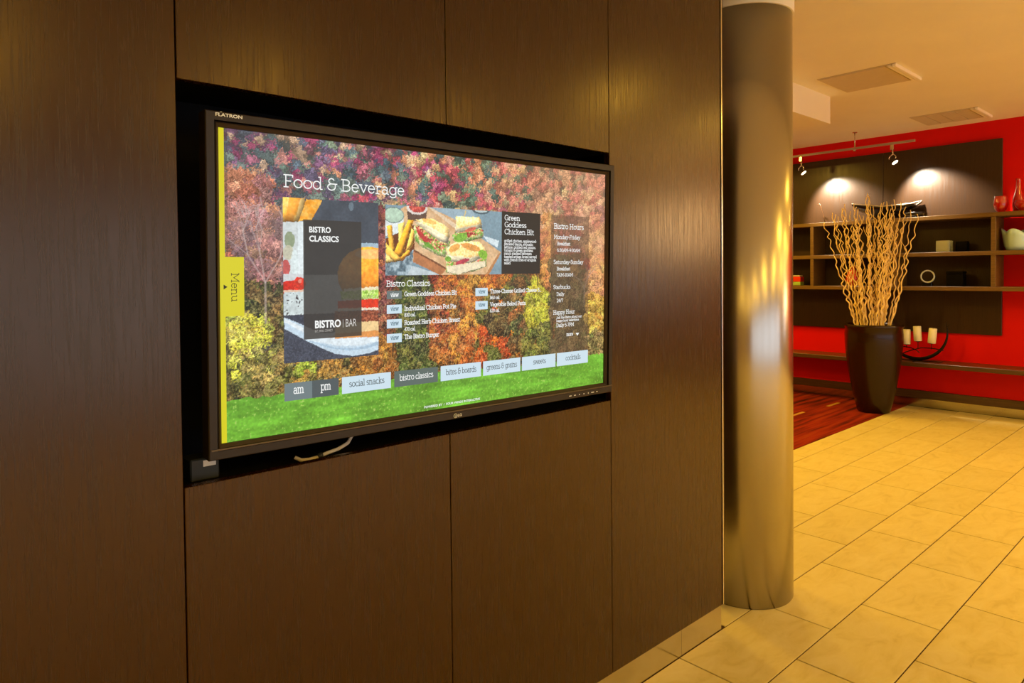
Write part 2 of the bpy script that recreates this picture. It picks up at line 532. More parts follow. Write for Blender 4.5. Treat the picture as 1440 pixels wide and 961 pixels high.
# ------------------------------------------------------------------ remaining shell: opposite wall with daylight windows, rear and side walls
wr = MB()
wins = [(-2.7, -1.0), (-0.85, 0.85), (1.0, 2.7), (2.85, 4.55), (4.7, 6.4)]
WZ0, WZ1 = 0.25, 2.20
wr.box(X_REAR, XF + .1, Y_RIGHT - 0.15, Y_RIGHT, 0, WZ0)
wr.box(X_REAR, XF + .1, Y_RIGHT - 0.15, Y_RIGHT, WZ1, CEIL)
edges = [X_REAR] + [e for w in wins for e in w] + [XF + .1]
for i in range(0, len(edges), 2):
    wr.box(edges[i], edges[i + 1], Y_RIGHT - 0.15, Y_RIGHT, WZ0, WZ1)
wall_right = tag(wr.build('wall_right', M['cream']), 'cream wall with daylight windows opposite the screen', kind='structure')
for i, (a, b) in enumerate(wins):
    w = empty('window_%d' % (i + 1), ((a + b) / 2, Y_RIGHT - 0.08, WZ0))
    tag(w, 'bronze framed daylight window opposite the screen', kind='structure')
    hw, hh = (b - a) / 2, WZ1 - WZ0
    fr = MB()
    fr.box(-hw, -hw + .05, -.03, .03, 0, hh); fr.box(hw - .05, hw, -.03, .03, 0, hh)
    fr.box(-hw + .05, hw - .05, -.03, .03, 0, .05); fr.box(-hw + .05, hw - .05, -.03, .03, hh - .05, hh)
    fr.box(-.02, .02, -.025, .025, .05, hh - .05)
    fr.build('window_frame', M['frame_dark'], w)
    for s in (-1, 1):
        MB().box(min(s * .02, s * (hw - .05)), max(s * .02, s * (hw - .05)), -.003, .003, .05, hh - .05).build('pane', M['window_glass'], w)
wf = MB(); wf.box(XF, XF + 0.1, FW[1], -2.5, 0, CEIL); wf.box(XF, XF + 0.1, Y_RIGHT, FW[0], 0, CEIL)
wf.box(XF, XF + 0.1, FW[0], FW[1], 0, FW[2]); wf.box(XF, XF + 0.1, FW[0], FW[1], FW[3], CEIL)
tag(wf.build('wall_end', M['cream']), 'tan wall beyond the red wall', kind='structure')
w = empty('window_%d' % (len(wins) + 1), (XF + 0.05, (FW[0] + FW[1]) / 2, FW[2]))  # extra window added out of view so the right panel mirrors a grey sheen
tag(w, 'added unseen bronze framed window in the tan wall, for a grey sheen', kind='structure')
hw, hh = (FW[1] - FW[0]) / 2, FW[3] - FW[2]
fr = MB()
fr.box(-.03, .03, -hw, -hw + .05, 0, hh); fr.box(-.03, .03, hw - .05, hw, 0, hh)
fr.box(-.03, .03, -hw + .05, hw - .05, 0, .05); fr.box(-.03, .03, -hw + .05, hw - .05, hh - .05, hh)
fr.build('window_frame', M['frame_dark'], w)
MB().box(-.003, .003, -hw + .05, hw - .05, .05, hh - .05).build('pane', M['window_glass'], w)
wrear = tag(MB().box(X_REAR - .1, X_REAR, Y_RIGHT, YB, 0, CEIL).build('wall_rear', M['cream']), 'cream wall behind the viewer', kind='structure')
wside = tag(MB().box(WALL_END - .12, XF + .1, Y_SIDE, Y_SIDE + .1, 0, CEIL).build('wall_side', M['cream']), 'cream wall at the end of the carpeted bay', kind='structure')


# ------------------------------------------------------------------ recessed downlights (the room's own lamps)
def downlight(x, y, z=CEIL, watts=DOWNLIGHT_W):
    e = empty('recessed_downlight', (x, y, z - 0.012))
    tag(e, 'small round recessed downlight glowing warm in the cream ceiling', 'light', 'recessed ceiling downlights')
    inst('trim_ring', DL_RING, e)
    inst('lens', DL_LENS, e, (0, 0, 0.006))
    ld = bpy.data.lights.new('downlight_lamp', 'AREA')
    ld.shape = 'DISK'; ld.size = 0.13; ld.energy = watts; ld.color = DOWNLIGHT_COL; ld.spread = math.radians(165)
    lo = bpy.data.objects.new('downlight_lamp', ld)
    lo.location = (0, 0, -0.001)
    link(lo, e)
    return e


b_ = MB()
b_.tube([(0.082 * math.cos(a * PI / 12), 0.082 * math.sin(a * PI / 12), 0.004) for a in range(25)], 0.008, 6, caps=False)
DL_RING = b_.mesh('trim_ring', M['white_trim'])
DL_LENS = MB().cyl((0, 0, 0), (0, 0, 0.004), 0.075, n=24).mesh('lens', M['white_trim'])
for x in (-3.2, -1.5, 0.3, 2.1, 3.9, 5.7, 7.2):
    for y in (-5.0, -3.6):
        downlight(x, y)
for x in (-3.2, -1.5, 4.4, 5.9, 7.3):
    downlight(x, -2.1, CEIL, DOWNLIGHT_W * 0.8)
for x in (5.2, 6.9):
    downlight(x, -0.75, CEIL, DOWNLIGHT_W * 0.40)
for x, y, z in ((3.4, 2.0, 2.672), (5.0, 2.0, 2.672), (6.6, 2.4, CEIL), (7.0, 3.3, CEIL), (4.2, 3.4, 2.672)):
    downlight(x, y, z, DOWNLIGHT_W * (2.0 if x in (5.0, 6.6) else 1.2))

# drum pendant added out of view; its glow puts a warm sheen on the panelling
pend = empty('added_drum_pendant', (7.35, -3.45, 1.72))
tag(pend, 'added glowing drum pendant, unseen, giving the panelling a warm sheen', 'lamp')
SHADE = plain('added_pendant_glow', (1.0, 0.66, 0.30), 0.8, emit=14.0)
b_ = MB(); b_.lathe([(0.355, 0.0), (0.36, 0.0), (0.36, 0.55), (0.355, 0.55)], 48)
b_.build('lamp_shade', SHADE, pend)
MB().cyl((0, 0, 0.551), (0, 0, CEIL - 1.72 - 0.02), 0.006, n=8).build('cord', M['tv_black'], pend)
MB().cyl((0, 0, CEIL - 1.72 - 0.02), (0, 0, CEIL - 1.72 - 0.0005), 0.06, n=24).build('ceiling_rose', M['white_trim'], pend)

# ------------------------------------------------------------------ ceiling vents
def vent(x0, x1, y0, y1, label, cells):
    e = empty('ceiling_vent', ((x0 + x1) / 2, (y0 + y1) / 2, CEIL))
    tag(e, label, 'vent', 'ceiling vents')
    hx, hy = (x1 - x0) / 2, (y1 - y0) / 2
    fr = MB()
    fr.box(-hx, hx, hy - 0.012, hy, -0.006, -0.0005); fr.box(-hx, -hx + 0.012, -hy, hy - 0.012, -0.006, -0.0005)
    fr.box(hx - 0.012, hx, -hy, hy - 0.012, -0.006, -0.0005)
    fr.build('vent_frame', M['vent_panel'], e)
    w = (2 * hy - 0.085) / cells
    for i in range(cells):
        ya = -hy + 0.073 + i * w
        MB().box(-hx + 0.013, hx - 0.013, ya + 0.003, ya + w - 0.003, -0.010 - 0.002 * (i % 2), -0.0005, bevel=0.0015).build('vent_panel', M['vent_panel'], e)
    for i in range(2):
        ya = -hy + i * 0.033
        MB().box(-hx, hx - 0.013, ya, ya + 0.024, -0.026 + 0.006 * i, -0.0005, bevel=0.003).build('air_blade', M['vent_strip'], e)


vent(5.27, 5.83, 0.29, 0.84, 'larger nearer ceiling air vent with a bright white blade edge', 1)
vent(7.26, 7.78, 0.275, 0.83, 'smaller farther ceiling air vent above the red wall and shelves', 4)

# ------------------------------------------------------------------ shelf unit on the red wall
XS = 7.72
XP = XF - 0.031
shelf_unit = empty('wall_shelf', (XS, 1.1, 1.235))
tag(shelf_unit, 'long dark wooden open wall shelf with upright dividers on the red wall', 'shelf')
IT = (-XS, -1.1, -1.235)


def sbox(name, x0, x1, y0, y1, z0, z1, mat, parent, bev=0.002):
    MB().box(x0 + IT[0], x1 + IT[0], y0 + IT[1], y1 + IT[1], z0 + IT[2], z1 + IT[2], bevel=bev).build(name, mat, parent)


SH1, SH2, SH3 = 1.975, 1.613, 1.272
for z in (SH1, SH2, SH3):
    sbox('shelf_board', XS, XP, -1.9, 4.2, z - 0.040, z, M['shelf'], shelf_unit)
for yc in (-1.45, -0.60, 0.257, 1.113, 1.969, 2.825, 3.68):
    for za, zb in ((SH3, SH2 - 0.040), (SH2, SH1 - 0.040)):
        sbox('divider', XS + 0.002, XP, yc - 0.019, yc + 0.019, za + 0.0003, zb - 0.0003, M['shelf'], shelf_unit)

ledge = empty('wall_ledge', (XS, 1.0, 0.456))
tag(ledge, 'low dark wooden ledge running along the bottom of the red wall', 'ledge')
MB().box(0, XF - 0.0006 - XS, -3.5, 3.4, 0, 0.044, bevel=0.003).build('ledge_board', M['ledge'], ledge)
for y in (-2.6, 2.9):
    MB().box(0.10, XF - 0.0006 - XS, y - 0.02, y + 0.02, -0.10, -0.0003, bevel=0.002).build('bracket', M['ledge'], ledge)

# ------------------------------------------------------------------ track lighting
XT, ZT = 7.587, 2.725
rail = empty('light_track', (XT, 1.5, ZT))
tag(rail, 'slim metal lighting track hung below the ceiling before the red wall', 'lighting track')
MB().box(-0.012, 0.012, -0.62, 2.4, -0.011, 0.011, bevel=0.002).build('track_bar', M['track'], rail)
for y in (-0.045, 1.2, 2.2):
    s = MB().cyl((0, y, 0.0115), (0, y, CEIL - ZT - 0.006), 0.006, n=10).build('hanger_rod', M['chrome'], rail)
    MB().cyl((0, y, CEIL - ZT - 0.006), (0, y, CEIL - ZT - 0.0005), 0.024, n=20).build('ceiling_rose', M['chrome'], s)
    MB().box(-0.014, 0.014, y - 0.012, y + 0.012, -0.03, -0.0115, bevel=0.002).build('track_clip', M['chrome'], s)


def spotlight(y, aim, label):
    """lamp head on a forked bracket clipped to the track, pointing at aim"""
    e = empty('track_spotlight', (XT, y, ZT - 0.012))
    tag(e, label, 'spotlight', 'track spotlights')
    MB().box(-0.016, 0.016, -0.016, 0.016, -0.055, 0, bevel=0.003).build('track_adapter', M['chrome'], e)
    MB().tube([(0, 0, -0.055), (0, -0.006, -0.085), (0, -0.004, -0.10)], 0.007, 8).build('stem', M['chrome'], e)
    hc = Vector((0, 0.0, -0.145))
    d = (Vector(aim) - (Vector(e.location) + hc)).normalized()
    side = d.cross(Vector((0, 0, 1))).normalized()
    yoke = MB()
    for s in (-1, 1):
        pts = []
        for k in range(9):
            t = k / 8
            a = Vector((0, -0.004, -0.098)) * (1 - t) + (hc + side * s * 0.040) * t
            a += side * s * 0.022 * math.sin(t * PI)
            pts.append(a)
        yoke.tube(pts, 0.0045, 6)
    yoke.build('yoke', M['chrome'], e)
    head = MB()
    n = 24
    prof = [(-0.062, 0.0), (-0.062, 0.016), (-0.052, 0.020), (-0.030, 0.021), (-0.026, 0.034), (0.040, 0.038), (0.044, 0.041), (0.060, 0.041), (0.060, 0.034), (0.030, 0.030)]
    head.tube([hc + d * a for a, _ in prof], [max(r, 0.001) for _, r in prof], n)
    h = head.build('lamp_head', M['chrome'], e)
    MB().tube([hc + d * 0.046, hc + d * 0.050], 0.030, 20).build('lens', LENS, h)
    ld = bpy.data.lights.new('spot_lamp', 'SPOT')
    ld.energy = SPOT_W; ld.color = SPOT_COL; ld.spot_size = math.radians(84); ld.spot_blend = 0.6; ld.shadow_soft_size = 0.025
    lo = bpy.data.objects.new('spot_lamp', ld)
    lo.location = hc + d * 0.075
    lo.rotation_euler = d.to_track_quat('-Z', 'Y').to_euler()
    link(lo, e)


LENS = plain('lit_lens', (1.0, 0.85, 0.6), 0.3, emit=4.0)
spotlight(2.03, (XP, 1.76, 2.06), 'small chrome track spotlight close beside the steel column')
spotlight(1.09, (XP, 0.84, 2.06), 'small chrome track spotlight near the free end of the track')

# ------------------------------------------------------------------ things on the shelves
def torus(b, c, R, r, n=40, m=8, axis='x'):
    pts = [(c[0], c[1] + R * math.cos(2 * PI * k / n), c[2] + R * math.sin(2 * PI * k / n)) for k in range(n + 1)]
    b.tube(pts, r, m, caps=False)


# glass cube
e = empty('glass_cube', (7.85, 0.695, SH2 + 0.0005)); e.rotation_euler = (0, 0, 0.0)
tag(e, 'small square yellow-green glass candle holder on the middle shelf', 'ornament')
b = MB(); t = 0.012; w = 0.06; h = 0.115
b.box(-w, w, -w, -w + t, 0, h, bevel=.002); b.box(-w, w, w - t, w, 0, h, bevel=.002)
b.box(-w, -w + t, -w + t, w - t, 0, h, bevel=.002); b.box(w - t, w, -w + t, w - t, 0, h, bevel=.002)
b.box(-w + t, w - t, -w + t, w - t, 0, 0.014)
b.build('glass_walls', M['glass_clear'], e)
MB().box(-w + t + .002, w - t - .002, -w + t + .002, w - t - .002, 0.0145, 0.052, bevel=.006).build('glass_filling', M['glass_core'], e)
# ring ornament on a dark block
e = empty('ring_ornament', (7.86, 0.848, SH3 + 0.0005))
tag(e, 'silver ring ornament standing on the lowest shelf', 'ornament')
b = MB(); torus(b, (0, 0, 0.099), 0.060, 0.0075); b.build('ring', M['silver'], e)
MB().box(-0.03, 0.03, -0.045, 0.045, 0, 0.032, bevel=0.004).build('stand', M['black_ceramic'], e)
e = empty('black_box', (7.88, 0.600, SH3 + 0.0005))
tag(e, 'matt black square box beside the silver ring ornament', 'box')
MB().box(-.06, .06, -.072, .072, 0, .12, bevel=.004).build('box_body', M['dark_box'], e)
MB().box(-.062, .062, -.074, .074, .1205, .15, bevel=.004).build('lid', M['dark_box'], e)

# dark block in place of the shadow the glass holder casts
e = empty('glass_shadow_block', (7.93, 0.560, SH2 + 0.0005))
tag(e, 'black block standing in for the shadow of the yellow-green glass holder', 'ornament')
MB().box(-.04, .04, -.05, .05, .008, .105, bevel=.005).build('cube_body', M['dark_box'], e)
MB().box(-.034, .034, -.044, .044, 0, .008).build('cube_foot', M['dark_box'], e)

# pale bowl with a pinched wavy rim
e = empty('ceramic_bowl', (7.868, 0.083, SH2 + 0.0005))
tag(e, 'pale celadon ceramic bowl with a dipped wavy rim', 'bowl')
b = MB(); bm = b.bm; n = 48
prof = [(0.085, 0.0), (0.102, 0.004), (0.116, 0.04), (0.123, 0.09), (0.129, 0.14), (0.134, 0.185), (0.127, 0.185), (0.119, 0.13), (0.100, 0.05), (0.04, 0.018)]
rings = []
for i, (r, z) in enumerate(prof):
    ring = []
    for k in range(n):
        a = 2 * PI * k / n
        wob = (0.022 * math.cos(4 * a + 0.4) + 0.012 * math.cos(2 * a + 2.4)) * (z / 0.185) ** 2
        sq = 1 + 0.10 * math.cos(4 * a + 0.4) * (z / 0.185)
        ring.append(bm.verts.new((r * sq * math.cos(a), r * sq * math.sin(a), z + wob)))
    rings.append(ring)
for p, q in zip(rings[:-1], rings[1:]):
    for k in range(n):
        f = bm.faces.new((p[k], p[(k + 1) % n], q[(k + 1) % n], q[k])); f.smooth = True
bm.faces.new(list(reversed(rings[0]))); bm.faces.new(rings[-1])
b.build('bowl_body', M['pale_glaze'], e)

# red glass pieces on the top shelf
e = empty('red_glass_vase', (7.86, 0.09, SH1 + 0.0005))
tag(e, 'slim red glass bottle vase on the top shelf', 'vase')
MB().lathe([(0.035, 0), (0.042, 0.006), (0.048, 0.06), (0.046, 0.12), (0.030, 0.18), (0.020, 0.22), (0.019, 0.29), (0.024, 0.31), (0.020, 0.31), (0.015, 0.29), (0.016, 0.22), (0.026, 0.175), (0.040, 0.11), (0.030, 0.02)], 32).build('vase_body', M['red_glass'], e)
e = empty('red_glass_bowl', (7.80, 0.215, SH1 + 0.0005))
tag(e, 'small round red glass bowl beside the slim red vase', 'bowl')
MB().lathe([(0.028, 0), (0.03, 0.006), (0.05, 0.03), (0.062, 0.07), (0.058, 0.11), (0.050, 0.135), (0.054, 0.15), (0.050, 0.15), (0.045, 0.135), (0.052, 0.11), (0.055, 0.07), (0.04, 0.035), (0.01, 0.02)], 32).build('bowl_body', M['red_glass'], e)
e = empty('red_glass_bowl', (7.80, 0.04, SH1 + 0.0005))
tag(e, 'low red glass bowl at the edge of the picture', 'bowl')
MB().lathe([(0.028, 0), (0.03, 0.006), (0.055, 0.03), (0.070, 0.06), (0.066, 0.10), (0.060, 0.10), (0.062, 0.06), (0.04, 0.03), (0.01, 0.02)], 32).build('bowl_body', M['red_glass'], e)

# black flared dish and the low boat dish on the top shelf
e = empty('flared_dish', (7.86, 1.24, SH1 + 0.0005))
tag(e, 'wide black flared dish with upturned pointed corners and pale rim', 'dish')
b = MB(); bm = b.bm


def dish(u, v, off):
    r2 = max(abs(u), abs(v))
    corner = (abs(u) * abs(v))
    return (0.125 * u, 0.285 * v * (1 + 0.06 * corner), 0.008 + 0.105 * r2 ** 1.3 + 0.05 * corner * (1 if u * v < 0 else 0.2) + off)


NN = 14
for off in (0.0, 0.012):
    g = [[bm.verts.new(dish(-1 + 2 * i / NN, -1 + 2 * j / NN, off)) for j in range(NN + 1)] for i in range(NN + 1)]
    for i in range(NN):
        for j in range(NN):
            f = bm.faces.new((g[i][j], g[i + 1][j], g[i + 1][j + 1], g[i][j + 1])); f.smooth = True
    if off == 0.0: g0 = g
    else: g1 = g
ring0 = [g0[i][0] for i in range(NN)] + [g0[NN][j] for j in range(NN)] + [g0[i][NN] for i in range(NN, 0, -1)] + [g0[0][j] for j in range(NN, 0, -1)]
ring1 = [g1[i][0] for i in range(NN)] + [g1[NN][j] for j in range(NN)] + [g1[i][NN] for i in range(NN, 0, -1)] + [g1[0][j] for j in range(NN, 0, -1)]
rp = [v.co.copy() + Vector((0, 0, 0.008)) for v in ring1]
for k in range(len(ring0)):
    k2 = (k + 1) % len(ring0)
    bm.faces.new((ring0[k], ring0[k2], ring1[k2], ring1[k]))
b.build('dish_body', M['black_ceramic'], e)
MB().tube(rp + [rp[0]], 0.005, 6, caps=False).build('dish_rim', M['rim'], e)
MB().lathe([(0.05, 0), (0.052, 0.004), (0.045, 0.012)], 24).build('dish_foot', M['black_ceramic'], e)
e = empty('boat_dish', (7.80, 0.955, SH1 + 0.0005))
tag(e, 'low black oval dish lying right of the flared dish', 'dish')
MB().lathe([(0.045, 0), (0.075, 0.010), (0.088, 0.034), (0.092, 0.052), (0.086, 0.052), (0.07, 0.028), (0.03, 0.016)], 40, sx=0.8, sy=1.05).build('dish_body', M['black_ceramic'], e)
MB().lathe([(0.03, -0.0003), (0.03, 0.002)], 24).build('dish_foot', M['black_ceramic'], e)

# little coloured jar at the left, red vase behind the branches, thin twig ornament
e = empty('striped_jar', (7.84, 2.185, SH3 + 0.0005))
tag(e, 'small square jar with red upper half and green base', 'jar')
MB().box(-.05, .05, -.052, .052, 0, .042, bevel=.005).build('jar_base', M['green_glass'], e)
MB().box(-.05, .05, -.052, .052, .0425, .100, bevel=.005).build('jar_upper', M['red_glaze'], e)
MB().box(-.04, .04, -.042, .042, .1005, .118, bevel=.004).build('lid', M['rim'], e)
e = empty('red_vase', (7.86, 1.58, SH3 + 0.0005))
tag(e, 'orange-red glazed vase half hidden behind the willow branches', 'vase')
MB().lathe([(0.035, 0), (0.045, 0.004), (0.066, 0.05), (0.070, 0.09), (0.055, 0.14), (0.028, 0.175), (0.022, 0.20), (0.030, 0.215), (0.026, 0.215), (0.018, 0.20), (0.02, 0.17), (0.04, 0.12)], 36).build('vase_body', M['red_glaze'], e)
MB().tube([(0.031 * math.cos(k * PI / 12), 0.031 * math.sin(k * PI / 12), 0.215) for k in range(25)], 0.004, 6, caps=False).build('vase_lip', M['red_glaze'], e)
e = empty('twig_ornament', (7.90, 1.92, SH1 + 0.0005))
tag(e, 'thin dark hooked twig standing on the top shelf beside the column', 'twig')
MB().tube([(0, -0.02, 0.012), (0, -0.012, 0.07), (0, 0.005, 0.13), (0, 0.022, 0.19), (0, 0.035, 0.222), (0, 0.05, 0.224), (0, 0.062, 0.22)], [.005, .0045, .004, .004, .004, .004, .003], 6).build('stem', M['ledge'], e)
MB().lathe([(0.018, 0), (0.018, 0.008), (0.008, 0.014)], 16, cy=-0.02).build('base', M['iron'], e)

# ------------------------------------------------------------------ candle holder on the ledge, with its candles
LZ = 0.5003
XC, YC, ZC = 7.86, 0.95, 0.79
e = empty('candle_holder', (XC, YC, LZ))
tag(e, 'black wrought iron crescent candle holder with curling tips on the ledge', 'candle holder')
zc = ZC - LZ


def arc(r, a0, a1, n, dx=0.0, zoff=0.0):
    return [(dx, r * math.cos(math.radians(a0 + (a1 - a0) * k / n)), zc + zoff + r * math.sin(math.radians(a0 + (a1 - a0) * k / n))) for k in range(n + 1)]


pts = arc(0.281, 166, 374, 40)
rad = [0.004 + 0.014 * math.sin(PI * k / 40) ** 0.8 for k in range(41)]
b = MB(); b.tube([(p[0], p[1], p[2] + 0.014) for p in pts], rad, 10)
b.build('crescent', M['iron'], e)
for s in (-1, 1):
    b = MB(); b.tube([(0, s * 0.272, zc + 0.075), (0, s * 0.268, zc + 0.105), (0, s * 0.274, zc + 0.13)], [.005, .0035, .002], 6)
    b.tube([(0, s * 0.274, zc + 0.070), (0, s * 0.288, zc + 0.085), (0, s * 0.298, zc + 0.104)], [.005, .0035, .002], 6)
    b.build('curled_tip', M['iron'], e)
MB().tube([(0, -0.246, 0.125), (0, -0.15, 0.140), (0, -0.05, 0.140), (0, 0.02, 0.118), (0, 0.10, 0.085), (0, 0.13, 0.066)], 0.005, 8).build('branch_bar', M['iron'], e)
MB().tube([(0, 0.246, 0.125), (0, 0.15, 0.142), (0, 0.06, 0.135), (0, 0.0, 0.112), (0, -0.03, 0.085)], 0.005, 8).build('branch_bar', M['iron'], e)
b = MB(); b.tube([(-0.0, -0.24, 0.007), (0, -0.1, 0.005), (0, 0.1, 0.005), (0, 0.24, 0.007)], 0.0048, 8)
b.tube([(-0.10, 0, 0.005), (0.10, 0, 0.005)], 0.0048, 8)
b.build('foot', M['iron'], e)
cands = [(1.042, 0.668, 0.152, 0.0, 'left ivory pillar candle, closest to the pot, on the iron holder'),
         (0.935, 0.706, 0.153, -3.5, 'middle ivory pillar candle, the highest on the iron holder'),
         (0.810, 0.692, 0.152, 5.0, 'right ivory pillar candle, leaning slightly on the iron holder'),
         ]
for cy, cz, ch, lean, lab in cands:
    zt = cz - LZ
    b = MB(); b.tube([(0, cy - YC, 0.130), (0, cy - YC, zt - 0.006)], 0.004, 8); b.build('candle_stem', M['iron'], e)
    b = MB(); b.tube([(0, cy - YC, zt - 0.006), (0, cy - YC, zt - 0.0006)], 0.022, 20); b.build('drip_plate', M['iron'], e)
    c = empty('pillar_candle', (XC, cy, cz + 0.0005), (math.radians(lean), 0, 0))
    tag(c, lab, 'candle', 'pillar candles on the iron holder')
    MB().lathe([(0.034, 0), (0.037, 0.002), (0.037, ch - 0.004), (0.033, ch), (0.018, ch - 0.004)], 28).build('wax_body', M['wax'], c)
    MB().tube([(0, 0, ch - 0.006), (0.001, 0.001, ch + 0.012)], 0.0016, 6).build('wick', M['wick'], c)

# ------------------------------------------------------------------ tall pot with curly willow
PX, PY = 7.43, 1.212
e = empty('floor_pot', (PX, PY, 0.0045))
tag(e, 'tall glossy dark brown floor pot tapering to its foot', 'pot')
MB().lathe([(0.135, 0.0), (0.148, 0.006), (0.172, 0.10), (0.205, 0.26), (0.232, 0.42), (0.252, 0.58), (0.262, 0.70), (0.264, 0.79), (0.258, 0.845), (0.266, 0.862), (0.268, 0.885), (0.260, 0.893), (0.236, 0.888), (0.228, 0.84), (0.226, 0.78)], 48, power=2.5, rot=0.5).build('pot_body', M['pot'], e)
MB().lathe([(0.215, 0.79), (0.221, 0.80), (0.14, 0.815), (0.02, 0.82)], 40, power=2.5, rot=0.5).build('filling', M['pot_fill'], e)

rnd = random.Random(7)
tips = [(1.690, 1.955), (1.640, 2.055), (1.605, 2.035), (1.560, 2.10), (1.530, 2.09), (1.485, 2.13), (1.470, 2.06), (1.440, 2.14), (1.405, 2.10),
        (1.380, 2.02), (1.345, 1.98), (1.315, 2.06), (1.290, 2.12), (1.255, 2.20), (1.235, 2.18), (1.215, 2.21), (1.205, 2.13), (1.190, 2.08),
        (1.150, 2.13), (1.125, 2.06), (1.095, 2.13), (1.075, 2.02), (1.045, 2.15), (1.030, 2.10), (1.010, 2.04), (0.985, 2.08), (0.960, 2.02),
        (0.940, 2.11), (0.915, 2.06), (0.870, 2.03), (0.770, 1.975), (1.25, 1.95), (1.18, 2.00), (1.06, 1.93), (1.42, 1.90), (1.55, 1.88), (0.99, 1.90), (1.33, 1.86), (1.24, 2.10), (1.03, 2.0)]
for i, (ty, tz) in enumerate(tips):
    f = (ty - 1.212)
    bx = rnd.uniform(-0.10, 0.10); by = max(-0.145, min(0.145, f * 0.33 + rnd.uniform(-0.03, 0.03)))
    tx = bx * 1.6 + rnd.uniform(-0.06, 0.06)
    zb = 0.826
    L = tz - zb
    zs = [0.0]
    while zs[-1] < L - 0.05:
        zs.append(zs[-1] + rnd.uniform(0.030, 0.062))
    zs[-1] = L
    sg, sh_ = rnd.choice([-1, 1]), rnd.choice([-1, 1])
    kn = []
    dr = 0.0
    for q, z in enumerate(zs):
        t = z / L
        if rnd.random() < 0.86: sg = -sg
        if rnd.random() < 0.80: sh_ = -sh_
        dr += rnd.uniform(-0.007, 0.007)
        g = 0.35 + 0.65 * min(1, t * 3)
        bow = t ** rnd.uniform(0.86, 0.90)
        kn.append(Vector((bx + (tx - bx) * bow + sh_ * rnd.uniform(0.003, 0.014) * g, by + (f - by) * bow + (sg * rnd.uniform(0.003, 0.015) + dr * (1 - t)) * g, z)))
    pts = []
    for q in range(len(kn) - 1):
        p0, p1, p2, p3 = kn[max(0, q - 1)], kn[q], kn[q + 1], kn[min(len(kn) - 1, q + 2)]
        for m in range(3):
            u = m / 3
            pts.append(tuple(0.5 * ((2 * p1) + (p2 - p0) * u + (2 * p0 - 5 * p1 + 4 * p2 - p3) * u * u + (3 * p1 - p0 - 3 * p2 + p3) * u ** 3)))
    pts.append(tuple(kn[-1]))
    rad = [0.0080 * (1 - k / len(pts)) + 0.0036 * k / len(pts) for k in range(len(pts))]
    ph2 = rnd.uniform(0, 6.3)
    w = MB().tube(pts, rad, 6).build('willow_branch', M['willow'], None, (PX, PY, zb))
    tag(w, 'dried pale curly willow branch standing in the tall dark pot', 'branch', 'curly willow branches in the pot')
    for q in range(rnd.choice([0, 1, 1, 2])):
        k0 = int(len(pts) * rnd.uniform(0.4, 0.85)); p = Vector(pts[k0]); s = rnd.choice([-1, 1])
        tw = [p]
        for m in range(1, 9):
            u = m / 8
            tw.append(p + Vector((rnd.uniform(-.004, .004), s * (0.05 * u ** 0.8) + 0.008 * math.sin(7 * u + ph2), 0.17 * u)))
        MB().tube(tw, [0.0048 - 0.0025 * m / 8 for m in range(9)], 5).build('twig', M['willow'], w)

# ------------------------------------------------------------------ television
tv = empty('television', (1.0927, -0.0329, 1.4228))
TYAW, TTILT = math.radians(-2.77), math.radians(1.37)
tX = Vector((math.cos(TYAW), math.sin(TYAW), 0)); tN = tX.cross(Vector((0, 0, 1)))
tZ = Vector((0, 0, 1)) * math.cos(TTILT) + tN * math.sin(TTILT); tY = -(tX.cross(tZ))
tv.matrix_world = Matrix(((tX.x, tY.x, tZ.x, 1.0927), (tX.y, tY.y, tZ.y, -0.0329), (tX.z, tY.z, tZ.z, 1.4228), (0, 0, 0, 1)))
tag(tv, 'large flat screen showing a food and beverage menu, set in the dark panelled wall', 'television')
SW, SHH = 1.16, 0.6525
OW, OH = 0.608, 0.3565          # outer half sizes


def frame_ring(name, ow, oh, iw, ih, yf_out, yf_in, yb, mat, parent):
    """a mitred picture-frame ring; front face slopes from yf_out at the rim to yf_in at the opening"""
    b = MB(); bm = b.bm
    def loop(w, h, y): return [bm.verts.new(p) for p in ((-w, y, -h), (w, y, -h), (w, y, h), (-w, y, h))]
    A = loop(ow, oh, yb); B = loop(ow, oh, yf_out + 0.002); B2 = loop(ow - 0.002, oh - 0.002, yf_out)
    Cc = loop(iw, ih, yf_in); D = loop(iw, ih, yb)
    for p, q in ((A, B), (B, B2), (B2, Cc), (Cc, D), (D, A)):
        for k in range(4):
            bm.faces.new((p[k], p[(k + 1) % 4], q[(k + 1) % 4], q[k]))
    return b.build(name, mat, parent)


bezel = frame_ring('bezel', OW, OH, 0.591, 0.3385, -0.014, -0.014, 0.03, M['bezel'], tv)
frame_ring('bezel_groove', 0.5908, 0.3383, 0.588, 0.3355, -0.006, -0.006, 0.02, M['tv_black'], bezel)
inner = frame_ring('inner_bezel', 0.5878, 0.3353, 0.5802, 0.3266, -0.0115, -0.0045, 0.02, M['bezel_in'], tv)
MB().box(-OW + 0.004, OW - 0.004, -0.0172, -0.0143, -0.3365, -0.3335).build('lower_ridge', M['bezel_edge'], bezel)
MB().box(-OW + 0.006, OW - 0.006, 0.0305, 0.055, -OH + 0.006, OH - 0.006, bevel=0.006).build('back_housing', M['tv_black'], tv)
MB().box(-0.36, 0.36, 0.0555, 0.095, -0.24, 0.24, bevel=0.012).build('rear_electronics_case', M['tv_black'], tv)
MB().box(-0.10, 0.10, 0.0955, 0.15, -0.10, 0.10, bevel=0.004).build('wall_mount', M['tv_black'], tv)

# ---- pictures painted pixel by pixel (flat screen content)
rng = np.random.default_rng(11)


